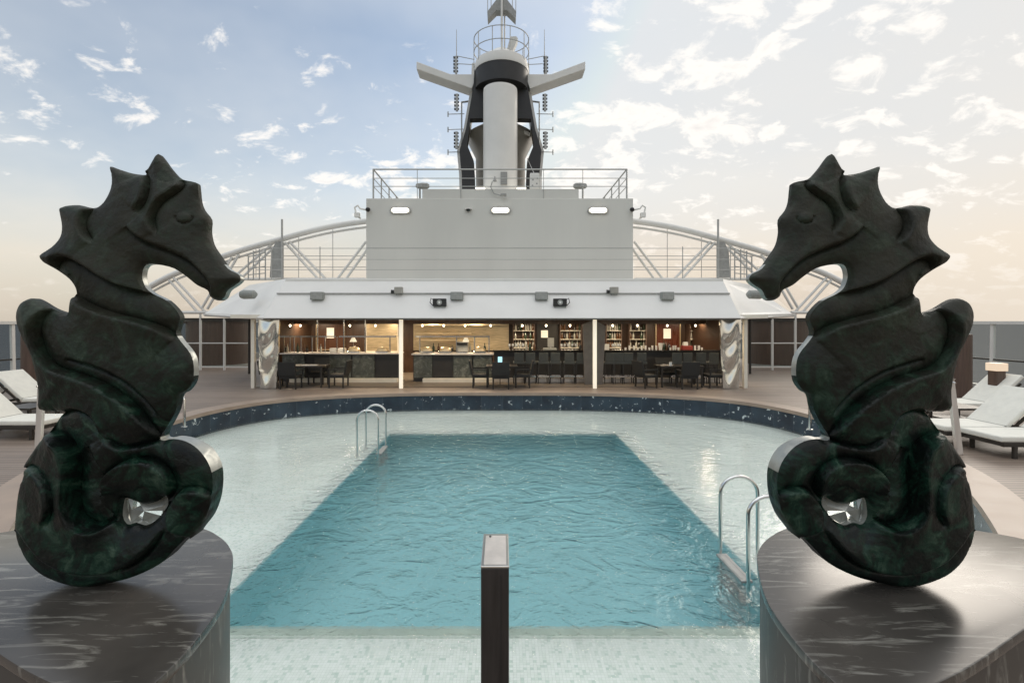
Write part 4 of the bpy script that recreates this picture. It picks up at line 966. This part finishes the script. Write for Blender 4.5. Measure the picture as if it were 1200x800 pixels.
# ------------------------------------------------------------------ equipment on the visor
def onvis(px, py, lift):
    f = (373-py)/(373-326.5); Yv = 15.9*(1/(1)); p0 = b0.lerp(t0, f)
    Y = p0.y
    for _ in range(6):   # intersect the pixel ray with the sloping visor
        z = ZP(py, Y); k = (z-b0.z)/(t0.z-b0.z); Y = b0.y+(t0.y-b0.y)*k
    return Vector((XP(px, Y), Y-lift, ZP(py, Y)))
def speaker(px, py, lab, w=.44):
    p = onvis(px, py, .14); t = thing('wall_speaker', lab, 'speaker', p-Vector((0, 0, .14)), 'grey box speakers along the visor')
    mb = MB(); mb.box(p.x-w/2, p.x+w/2, p.y-.12, p.y+.10, p.z-.14, p.z+.14); mb.build('cabinet', M['speaker'], t, bevel=.035, seg=3, smooth=True)
    mb = MB(); mb.box(p.x-w/2+.03, p.x+w/2-.03, p.y-.125, p.y-.118, p.z-.11, p.z+.11); mb.build('grille', M['greymetal'], t)
    mb = MB(); mb.bar((p.x-.12, p.y+.09, p.z), (p.x-.12, p.y+.26, p.z-.02), .04, .04); mb.bar((p.x+.12, p.y+.09, p.z), (p.x+.12, p.y+.26, p.z-.02), .04, .04); mb.build('bracket', M['greymetal'], t)
for px, lab in ((374, 'grey box speaker on the visor above the left table'), (536, 'grey box speaker on visor left of centre, beside a black floodlight'), (634, 'grey box speaker on visor right of centre, beside a black floodlight'), (780, 'grey box speaker on the visor above the right table')):
    speaker(px, 347, lab)
for px, s, lab in ((289, -1, 'pale cylindrical speaker on the left visor wing'), (887, 1, 'pale cylindrical speaker on the right visor wing')):
    Y = 16.5; p = W(px, 345, Y); t = thing('horn_speaker', lab, 'speaker', p-Vector((0, 0, .15)))
    mb = MB(); mb.lathe((0, 0, 0), [(.06, -.35), (.15, -.26), (.16, .1), (.12, .2)], 18)
    mb.v = [Vector((p.x+s*v.z, p.y+v.x, p.z+v.y)) for v in mb.v]; mb.build('body', M['speaker'], t, smooth=True)
    mb = MB(); mb.bar((p.x, p.y, p.z), (p.x-s*.02, p.y+.5, p.z-.02), .05, .05); mb.build('bracket', M['greymetal'], t)
def flood(px, py, s, lab):
    p = onvis(px, py, .16); t = thing('floodlight', lab, 'floodlight', p-Vector((0, 0, .14)))
    mb = MB(); mb.box(p.x-.23, p.x+.23, p.y-.08, p.y+.07, p.z-.13, p.z+.13); mb.build('housing', M['black'], t, bevel=.02)
    mb = MB(); mb.lathe((0, 0, 0), [(.09, 0), (.09, .012)], 18); mb.v = [Vector((p.x+v.x, p.y-.081-v.z, p.z+v.y)) for v in mb.v]; mb.build('lens', M['greymetal'], t, smooth=True)
    mb = MB(); mb.lathe((0, 0, 0), [(.04, 0), (.04, .012)], 12); mb.v = [Vector((p.x+v.x, p.y-.094-v.z, p.z+v.y)) for v in mb.v]; mb.build('bulb', M['cup'], t)
    mb = MB(); mb.tube([(p.x+s*.2, p.y, p.z+.08), (p.x+s*.3, p.y, p.z+.14), (p.x+s*.33, p.y, p.z), (p.x+s*.25, p.y+.08, p.z-.1), (p.x, p.y+.25, p.z-.1)], .015, 6); mb.build('cable', M['black'], t)
    mb = MB(); mb.box(p.x-.2, p.x+.2, p.y-.02, p.y+.2, p.z-.2, p.z-.14); mb.build('bracket', M['greymetal'], t)
flood(516, 354.5, -1, 'black floodlight on the visor left of centre'); flood(655.5, 354.5, 1, 'black floodlight on the visor right of centre')
def cam_(px, py, lab):
    p = onvis(px, py, .15); t = thing('security_camera', lab, 'camera', p-Vector((0, 0, .12)))
    mb = MB(); mb.box(p.x-.10, p.x+.18, p.y-.1, p.y+.1, p.z-.06, p.z+.16); mb.build('housing', M['funnel'], t, bevel=.02)
    mb = MB(); mb.lathe((0, 0, 0), [(.06, 0), (.07, .10)], 14); mb.v = [Vector((p.x-.12-v.z, p.y+v.x, p.z+v.y)) for v in mb.v]; mb.build('lens', M['blackglass'], t, smooth=True)
    mb = MB(); mb.bar((p.x-.05, p.y, p.z-.06), (p.x-.05, p.y+.1, p.z-.16), .03, .03); mb.bar((p.x+.15, p.y, p.z-.06), (p.x+.15, p.y+.1, p.z-.16), .03, .03); mb.build('foot', M['greymetal'], t)
cam_(467, 342, 'box camera on the visor above the left lit column'); cam_(717, 342, 'box camera on the visor above the right lit column')

# ------------------------------------------------------------------ deckhouse wall behind
YW = 19.2
dh = thing('deckhouse', 'tall plain pale grey deckhouse wall rising above the bar', 'deckhouse', (0, 21, 3.5))
xa, xb = XP(429, YW), XP(742, YW); zt = ZP(232.5, YW)
mb = MB(); mb.box(xa, xb, YW, 27, 3.55, zt); mb.build('wall', M['wall'], dh, bevel=.02)
mb = MB(); mb.box(XP(495, YW+.2), XP(678, YW+.2), YW+.15, YW+1.6, zt, ZP(221.5, YW+.15)); mb.build('parapet', M['wall'], dh, bevel=.02)
mb = MB(); mb.box(xa-.02, xb+.02, YW-.012, YW+.01, 3.55, 3.60)
mb.build('base_trim', M['rail'], dh)
for xq in (482, 536, 638, 690): mb = MB(); mb.box(XP(xq, YW), XP(xq, YW)+.012, YW-.003, YW+.002, 3.6, zt-.05); mb.build('weld_seam', M['wall'], dh)
for zz in (290.3,): mb = MB(); mb.box(xa, xb, YW-.006, YW+.002, ZP(zz, YW)-.012, ZP(zz, YW)); mb.build('weld_seam', M['greymetal'], dh)
def bulkhead(px, lab):
    Y = YW; x, z = XP(px, Y), ZP(247, Y); t = thing('bulkhead_light', lab, 'wall light', (x, Y, z), 'lit wall lights on the deckhouse')
    mb = MB(); pts = [(x+sx*(.28)+.15*math.cos(a)*1.0, z+.13*math.sin(a)) for sx, rng in ((1, np.linspace(-PI/2, PI/2, 7)), (-1, np.linspace(PI/2, 3*PI/2, 7))) for a in rng]
    mb.prism([(p, Y-.07, q) for p, q in pts], (0, .068, 0)); mb.build('housing', M['greymetal'], t, bevel=.01)
    c = [(x+(p-x)*.80, z+(q-z)*.72) for p, q in pts]; mb = MB(); mb.prism([(p, Y-.12, q) for p, q in c], (0, .052, 0)); mb.build('lens', M['lamp'], t, bevel=.015)
    l = bpy.data.lights.new('bulkhead_lamp', 'AREA'); l.shape = 'RECTANGLE'; l.size = .5; l.size_y = .15; l.energy = 5; l.color = (1, .9, .7)
    o = bpy.data.objects.new('bulkhead_lamp', l); COL.objects.link(o); o.parent = t; o.location = (0, -.16, 0); o.rotation_euler = (-PI/2, 0, 0)
for px, lab in ((469.5, 'lit oval wall light at the left of the deckhouse wall'), (586.5, 'lit oval wall light in the middle of the deckhouse wall'), (700.5, 'lit oval wall light at the right of the deckhouse wall')): bulkhead(px, lab)
x, z = XP(549, YW), ZP(245.5, YW); t = thing('dome_camera', 'small black dome camera on the deckhouse wall left of centre light', 'camera', (x, YW, z))
mb = MB(); mb.box(x-.14, x+.14, YW-.16, YW-.002, z-.01, z+.03); mb.build('mount', M['white'], t); mb = MB(); mb.lathe((x, YW-.1, z), [(.001, -.11), (.06, -.09), (.09, -.04), (.09, -.012)], 14); mb.build('dome', M['blackglass'], t, smooth=True)
for px, s, lab in ((428, -1, 'black spherical camera on bracket at left corner of deckhouse'), (744, 1, 'black spherical camera on bracket at right corner of deckhouse')):
    Y = YW-.1; x, z = XP(px, Y), ZP(246, Y); t = thing('corner_camera', lab, 'camera', (x, Y, z))
    mb = MB(); mb.lathe((x-s*.12, Y-.05, z), [(.001, -.1), (.08, -.06), (.1, 0), (.08, .06), (.001, .1)], 14); mb.build('camera_body', M['blackglass'], t, smooth=True)
    mb = MB(); mb.tube([(x-s*.05, Y, z), (x+s*.2, Y, z+.05), (x+s*.3, Y, z+.18), (x+s*.42, Y, z+.1), (x+s*.38, Y, z-.1), (x+s*.25, Y, z-.2)], .035, 8); mb.build('bracket', M['white'], t, smooth=True)
    mb = MB(); mb.box(x+s*.32-.1, x+s*.32+.1, Y-.08, Y+.08, z-.3, z-.12); mb.box(x+s*.28-.03, x+s*.28+.03, Y, Y+.3, z-.3, z-.25); mb.build('junction_box', M['white'], t, bevel=.01)

# roof railing
rr = thing('roof_railing', 'grey pipe railing around the deckhouse roof', 'railing', (0, YW+.1, zt))
Yr = YW+.12; xa, xb = XP(437.5, Yr), XP(734.5, Yr); z0 = zt; zr = [ZP(198.5, Yr), ZP(209, Yr), ZP(218.5, Yr)]
for i, z in enumerate(zr):
    mb = MB(); rad = .03 if i == 0 else .016
    mb.tube([(xa, 25, z), (xa, Yr, z)], rad, 8); mb.tube([(xa, Yr, z), (xb, Yr, z)], rad, 8); mb.tube([(xb, Yr, z), (xb, 25, z)], rad, 8)
    mb.build('rail', M['rail'], rr, smooth=True)
for px in (437.5, 489, 540, 637, 683, 734.5): mb = MB(); x = XP(px, Yr); mb.tube([(x, Yr, z0), (x, Yr, zr[0])], .035 if px in (437.5, 734.5) else .014, 8); mb.build('post', M['rail'], rr, smooth=True)
for x in (xa, xb):
    for y in (20.6, 22, 23.5): mb = MB(); mb.tube([(x, y, z0), (x, y, zr[0])], .03, 8); mb.build('post', M['rail'], rr, smooth=True)
def searchlight(px, s, lab):
    Y = YW+.5; p = W(px, 218, Y); t = thing('searchlight', lab, 'searchlight', (p.x, Y, zt))
    mb = MB(); mb.tube([(p.x, Y, zt), (p.x, Y, p.z)], .04, 8); mb.build('post', M['rail'], t)
    mb = MB(); mb.lathe((0, 0, 0), [(.06, -.28), (.13, -.22), (.16, 0), (.15, .22), (.08, .30)], 16)
    mb.v = [Vector((p.x+s*v.z*.95+s*.1, p.y+v.x, p.z+v.y*.8)) for v in mb.v]; mb.build('lamp_body', M['greymetal'], t, smooth=True)
    mb = MB(); mb.box(p.x-.12, p.x+.12, Y-.18, Y-.15, p.z-.04, p.z+.04); mb.build('yoke', M['rail'], t)
searchlight(492, 1, 'grey searchlight on post at left of the deckhouse roof'); searchlight(683, -1, 'grey searchlight on post at right of the deckhouse roof')
Y = YW+.1; t = thing('mast_floodlight', 'small bent cable and lamp hanging at the roof edge centre', 'lamp', W(588, 226, Y))
mb = MB(); mb.tube([W(577, 213, Y), W(575, 219, Y), W(579, 227, Y-.05), W(587, 229, Y-.1)], .02, 6); mb.build('cable', M['greymetal'], t, smooth=True)
mb = MB(); p = W(590, 229, Y-.15); mb.box(p.x-.12, p.x+.12, Y-.28, Y-.12, p.z-.04, p.z+.05); mb.build('lamp_head', M['greymetal'], t, bevel=.02)
mb = MB(); p = W(580, 211, Y); mb.lathe((p.x, Y, p.z-.05), [(.09, 0), (.03, .14), (.02, .2)], 10); mb.build('bell', M['greymetal'], t, smooth=True)
Y = 20.2; t = thing('winch_box', 'pale winch housing with round holes at right foot of the mast', 'winch', W(628, 221, Y)); a = W(621, 222, Y); b = W(635, 206, Y)
mb = MB(); mb.box(a.x, b.x-.12, Y-.15, Y+.15, a.z, b.z+.08); mb.box(b.x-.118, b.x, Y-.1, Y+.2, a.z, b.z-.05); mb.build('housing', M['white'], t, bevel=.03)
for q, r_ in ((.10, .12), (.28, .20), (.12, .36), (.30, .42)):
    mb = MB(); mb.lathe((0, 0, 0), [(.035, 0), (.035, .01)], 10); mb.v = [Vector((a.x+q+v.x, Y-.152-v.z, a.z+r_+v.y)) for v in mb.v]; mb.build('hole', M['greymetal'], t)

# ------------------------------------------------------------------ mast
YM = 23.0
ms = thing('radar_mast', 'tall white mast with black arch frame and two upswept arms', 'mast', (XP(586.5, YM), YM, zt))
cxm = XP(586.3, 22.4); rc = 20*22.4/F
mb = MB(); z1 = ZP(106, 22.4); mb.lathe((cxm, 22.4, 0), [(rc, zt-.2), (rc, z1-.1), (rc*.985, z1)], 40); mb.build('column', M['white'], ms, smooth=True)
mb = MB(); p = W(590.5, 209, 22.4-rc-.02); mb.box(p.x-.15, p.x+.15, p.y-.03, p.y+.04, p.z-.28, p.z+.28); vent = mb.build('vent', M['greymetal'], ms)
mb = MB()
for k in range(6): mb.box(p.x-.12, p.x+.12, p.y-.045, p.y-.032, p.z-.22+k*.075, p.z-.19+k*.075)
mb.build('louvre', M['rail'], vent)
def P2(lst, Y): return [W(a, b, Y) for a, b in lst]
Yb = 22.95
outerL = [(556, 78), (555, 100), (546, 151), (538.5, 176), (539.5, 190), (541, 205), (541.5, 226)]
innerL = [(556.5, 226), (556, 205), (555, 188), (547.5, 170), (551, 139), (568, 138.5)]
cM = 1173
arch = outerL+innerL+[(cM-x, y) for x, y in innerL[::-1]]+[(cM-x, y) for x, y in outerL[::-1]]
arch2 = [(x, y) for x, y in arch]
V2, T2 = fill([(p[0], -p[1]) for p in arch2])
def slab(V2, T2, Y0, Y1, m, name, parent, shrink=1.0):
    mb = MB(); nv = len(V2); fr = [W(x, -y, Y0) for x, y in V2]; bk = [Vector((v.x, Y1, v.z)) for v in fr]
    mb.add(fr+bk, []); ec = set()
    for f in T2:
        mb.f.append(list(f)); mb.m.append(0); mb.f.append([i+nv for i in f][::-1]); mb.m.append(0)
        for a, b in ((f[0], f[1]), (f[1], f[2]), (f[2], f[0])): ec.add((a, b))
    for a, b in ec:
        if (b, a) not in ec: mb.f.append([b, a, a+nv, b+nv]); mb.m.append(0)
    return mb.build(name, m, parent)
slab(V2, T2, Yb, Yb+.5, M['black'], 'arch_frame', ms)
sk = [(553, 74), (552, 100), (543.5, 150), (535.5, 177), (538, 205), (538.5, 226), (548, 226), (546, 200), (543, 178), (550, 148), (556.5, 100), (557, 74)]
for mir in (False, True):
    pts = [(cM-x if mir else x, -y) for x, y in sk]; V3, T3 = fill(pts); slab(V3, T3, Yb+.52, Yb+1.5, M['white'], 'arch_shell', ms)
# black band and white drum on top
c0 = (XP(587.5, Yb), Yb+.3); mp_ = Yb/F
mb = MB(); mb.lathe((c0[0], c0[1], 0), [(31.5*mp_, ZP(104, Yb)), (31.5*mp_, ZP(83, Yb))], 40); mb.build('black_band', M['black'], ms, smooth=True)
mb = MB(); mb.lathe((c0[0], c0[1], 0), [(32*mp_, ZP(83, Yb)), (32.5*mp_, ZP(80, Yb)), (31*mp_, ZP(72, Yb)), (15*mp_, ZP(61, Yb)), (10*mp_, ZP(57, Yb)), (.001, ZP(57, Yb))], 40); mb.build('drum', M['white'], ms, smooth=True)
for mir in (False, True):
    pts = [(488, 72), (488, 81), (553, 104), (556, 96), (556, 87), (528, 87)]; pts = [(cM+1-x if mir else x, y) for x, y in pts]
    mb = MB(); mb.prism(P2(pts, Yb+.1), (0, .9, 0)); mb.build('radar_arm', M['white'], ms, bevel=.03)
mb = MB(); mb.tube([W(588, 80, 22.1), W(588, -12, 22.1)], .05, 8); mb.tube([W(591.3, 58, 22.5), W(591.3, -8, 22.5)], .035, 8); mb.build('pole', M['white'], ms, smooth=True)
mb = MB()
for s in (-1, 1): mb.prism(P2([(588, -6), (588, 12), (588+s*6, 12), (588+s*16.5, 22.5), (588+s*17, 14), (588+s*8, 2), (588+s*2, -6)], 22.2), (0, .45, 0))
mb.build('scanner_head', M['greymetal'], ms)
for dx in (-16.5, -12.5, 12.5, 16.5): mb = MB(); mb.tube([W(588+dx, 16, 22.3), W(588+dx, -14, 22.3)], .018, 6); mb.build('aerial_rod', M['rail'], ms)
mb = MB(); mb.prism(P2([(594, 58), (600, 61), (607, 45), (605, 42.5), (598, 43)], 22.6), (0, .5, 0)); mb.build('radar_box', M['white'], ms, bevel=.02)
# top ring railing
mb = MB(); R = 32.5*mp_
for z, nn in ((ZP(43, Yb), 0), (ZP(58, Yb), 1)): mb.tube([(c0[0]+R*math.cos(a), c0[1]+R*.9*math.sin(a), z) for a in np.linspace(0, 2*PI, 33)[:-1]], .022, 6, closed=True)
for a in np.linspace(0, 2*PI, 11)[:-1]: mb.tube([(c0[0]+R*math.cos(a), c0[1]+R*.9*math.sin(a), ZP(76, Yb)), (c0[0]+R*math.cos(a), c0[1]+R*.9*math.sin(a), ZP(43, Yb))], .02, 6)
mb.build('top_railing', M['rail'], ms, smooth=True)
def fx(x, mir): return cM-x if mir else x
for mir in (False, True):
    mb = MB()
    for (a, b) in (((536, 66), (556, 70)), ((537, 75), (556, 76))): mb.tube([W(fx(a[0], mir), a[1], Yb+.2), W(fx(b[0], mir), b[1], Yb+.2)], .02, 6)
    mb.build('arm_railing', M['rail'], ms)
    mb = MB(); mb.tube([W(fx(535, mir), 87, Yb+.2), W(fx(535, mir), 35, Yb+.2)], .03, 6, r2=.012); mb.build('whip_antenna', M['rail'], ms)
    for x0_, x1_, y0_, y1_ in ((531, 537, 67, 87), (532, 538, 111, 131), (531.5, 537.5, 155, 175)):
        mb = MB(); a = W(fx(x0_, mir), y1_, Yb+.2); b = W(fx(x1_, mir), y0_, Yb+.2); xa_, xb_ = sorted((a.x, b.x)); xm = (xa_+xb_)/2
        mb.box(xm-.03, xm+.08, Yb+.1, Yb+.2, a.z, b.z)
        an = mb.build('antenna_array', M['rail'], ms); mb = MB()
        for k in range(5):
            z = a.z+(b.z-a.z)*(k+.5)/5; mb.box(xm-.10, xm-.035, Yb+.06, Yb+.14, z-.045, z+.045); mb.box(xm+.085, xm+.13, Yb+.06, Yb+.14, z-.035, z+.035)
        mb.build('element', M['frame'], an)
    mb = MB(); mb.tube([W(fx(541, mir), 120, Yb+.4), W(fx(541, mir), 172, Yb+.4)], .035, 8); mb.tube([W(fx(541, mir), 120, Yb+.4), W(fx(549, mir), 119, Yb+.6)], .045, 8)
    for y_ in (134, 152, 178.5):
        mb.tube([W(fx(525, mir), y_, Yb+.3), W(fx(544, mir), y_-.5, Yb+.6)], .02, 6); mb.tube([W(fx(525, mir), y_-3, Yb+.3), W(fx(525, mir), y_+3, Yb+.3)], .03, 6)
    mb.build('antenna_bracket', M['rail'], ms, smooth=True)
# satellite bowl housing behind the legs
mb = MB(); Yd = 25.2; mp2 = Yd/F; cxd = XP(586.5, Yd)
mb.lathe((cxd, Yd, 0), [(28*mp2, zt-.3), (29*mp2, ZP(186, Yd)), (39*mp2, ZP(166, Yd)), (38.5*mp2, ZP(160, Yd)), (20*mp2, ZP(148, Yd)), (.001, ZP(147, Yd))], 36)
tag(mb.build('funnel_housing', M['funnel'], smooth=True), 'grey-beige flared funnel housing behind the mast legs', 'funnel')
mb = MB(); mb.tube([W(604, 150, 24), W(621, 158, 24)], .09, 8); mb.build('arm_brace', M['white'], ms)
mb = MB(); mb.tube([W(618, 186, 22.6), W(628, 208, 20.4)], .018, 6); tag(mb.build('stay_cable', M['greymetal']), 'thin slanting cable from mast leg to the winch housing', 'cable')
# lit parapet lights at mast foot
for px, lab in ((563, 'left'), (611, 'right')):
    mb = MB(); p = W(px, 221.5, 21.5); mb.box(p.x-.2, p.x+.2, 21.4, 21.6, p.z-.06, p.z+.04)
    tag(mb.build('strip_light', M['lamp']), 'small glowing strip light at the %s foot of the mast column' % lab, 'light')

# ------------------------------------------------------------------ arched side trusses with glass
AR = [(431, 259), (408, 262), (380, 267), (355, 273), (330, 280), (290, 291), (255, 302.5), (225, 313), (200, 323), (170, 339), (140, 357)]
for mir, lab in ((False, 'white arched truss with glass screen left of the deckhouse'), (True, 'white arched truss with glass screen right of the deckhouse')):
    Y = 21.0; fxx = (lambda x: 1172-x) if mir else (lambda x: x)
    t = thing('arched_truss', lab, 'truss', (XP(fxx(300), Y), Y, 3.4))
    arc = spline(AR, 4, closed=False); pts = [W(fxx(a), b, Y) for a, b in arc]
    mb = MB(); mb.tube(pts, .13, 10); mb.build('top_beam', M['white'], t, smooth=True)
    mb = MB(); mb.tube([W(fxx(a+1), b+7, Y+.1) for a, b in arc[:-4]], .05, 8); mb.build('lower_chord', M['white'], t, smooth=True)
    mb = MB(); mb.tube([W(fxx(428), 327, Y), W(fxx(262), 327, Y)], .06, 8); mb.tube([W(fxx(150), 366, Y), W(fxx(245), 366, Y)], .07, 8); mb.build('bottom_chord', M['white'], t, smooth=True)
    for (a, b) in (((334, 284), (372, 326)), ((339, 283), (381, 326)), ((429, 283), (396, 326)), ((432, 290), (406, 326)), ((320, 285), (277, 322)), ((326, 285), (285, 324)), ((203, 325), (240, 365)), ((197, 327), (232, 366)), ((280, 298), (243, 362)), ((272, 301), (236, 362)), ((176, 340), (186, 366))):
        mb = MB(); mb.tube([W(fxx(a[0]), a[1], Y), W(fxx(b[0]), b[1], Y)], .055, 8); mb.build('strut', M['white'], t, smooth=True)
    poly = [(fxx(a), -(b+4)) for a, b in arc if a > 160]+[(fxx(175), -364), (fxx(245), -364), (fxx(285), -329), (fxx(429), -329)]
    V3, T3 = fill(poly); mb = MB(); mb.add([W(x, -y, Y+.25) for x, y in V3], T3); mb.build('glass_screen', M['screenglass'], t)
    mb = MB()
    for y_ in (300, 313): 
        xs_ = [a for a, b in arc if b < y_-3]; mb.tube([W(fxx(430), y_, Y+.22), W(fxx(min(xs_)), y_, Y+.22)], .014, 6)
    for x_ in (390, 350, 300): 
        yy_ = min([(abs(a-x_), b) for a, b in arc])[1]; mb.tube([W(fxx(x_), yy_, Y+.22), W(fxx(x_), 326, Y+.22)], .014, 6)
    mb.build('glazing_bar', M['rail'], t)
    # grey gusset, small pole and ladder posts by the truss
    mb = MB(); mb.prism(P2([(fxx(316), 325), (fxx(318), 295), (fxx(323), 283), (fxx(331), 283), (fxx(331), 325)], 20.6), (0, .12, 0)); mb.build('gusset', M['greymetal'], t)
    mb = MB(); mb.tube([W(fxx(330.5), 326, 20.5), W(fxx(330.5), 257, 20.5)], .045, 8); mb.build('light_pole', M['rail'], t, smooth=True)
    mb = MB()
    for x_, y_ in ((291, 300), (297, 294), (304, 292), (311, 291)): mb.tube([W(fxx(x_), 328, 20.4), W(fxx(x_), y_, 20.4)], .03, 6)
    for k in range(4): mb.tube([W(fxx(291), 322-k*7, 20.4), W(fxx(311), 320-k*8, 20.4)], .02, 6)
    mb.build('ladder_frame', M['rail'], t)
# wire railing along the bar roof edge
t = thing('wire_railing', 'thin wire railing along the bar roof in front of the deckhouse', 'railing', (0, 18, t0.z))
for py in (290, 303, 315):
    mb = MB(); mb.tube([W(300, py+1, 18.0), W(876, py+1, 18.0)], .012, 6); mb.build('wire', M['rail'], t)
for px in (318, 375, 800, 856): mb = MB(); mb.tube([W(px, 327, 18.0), W(px, 289, 18.0)], .018, 6); mb.build('post', M['rail'], t)
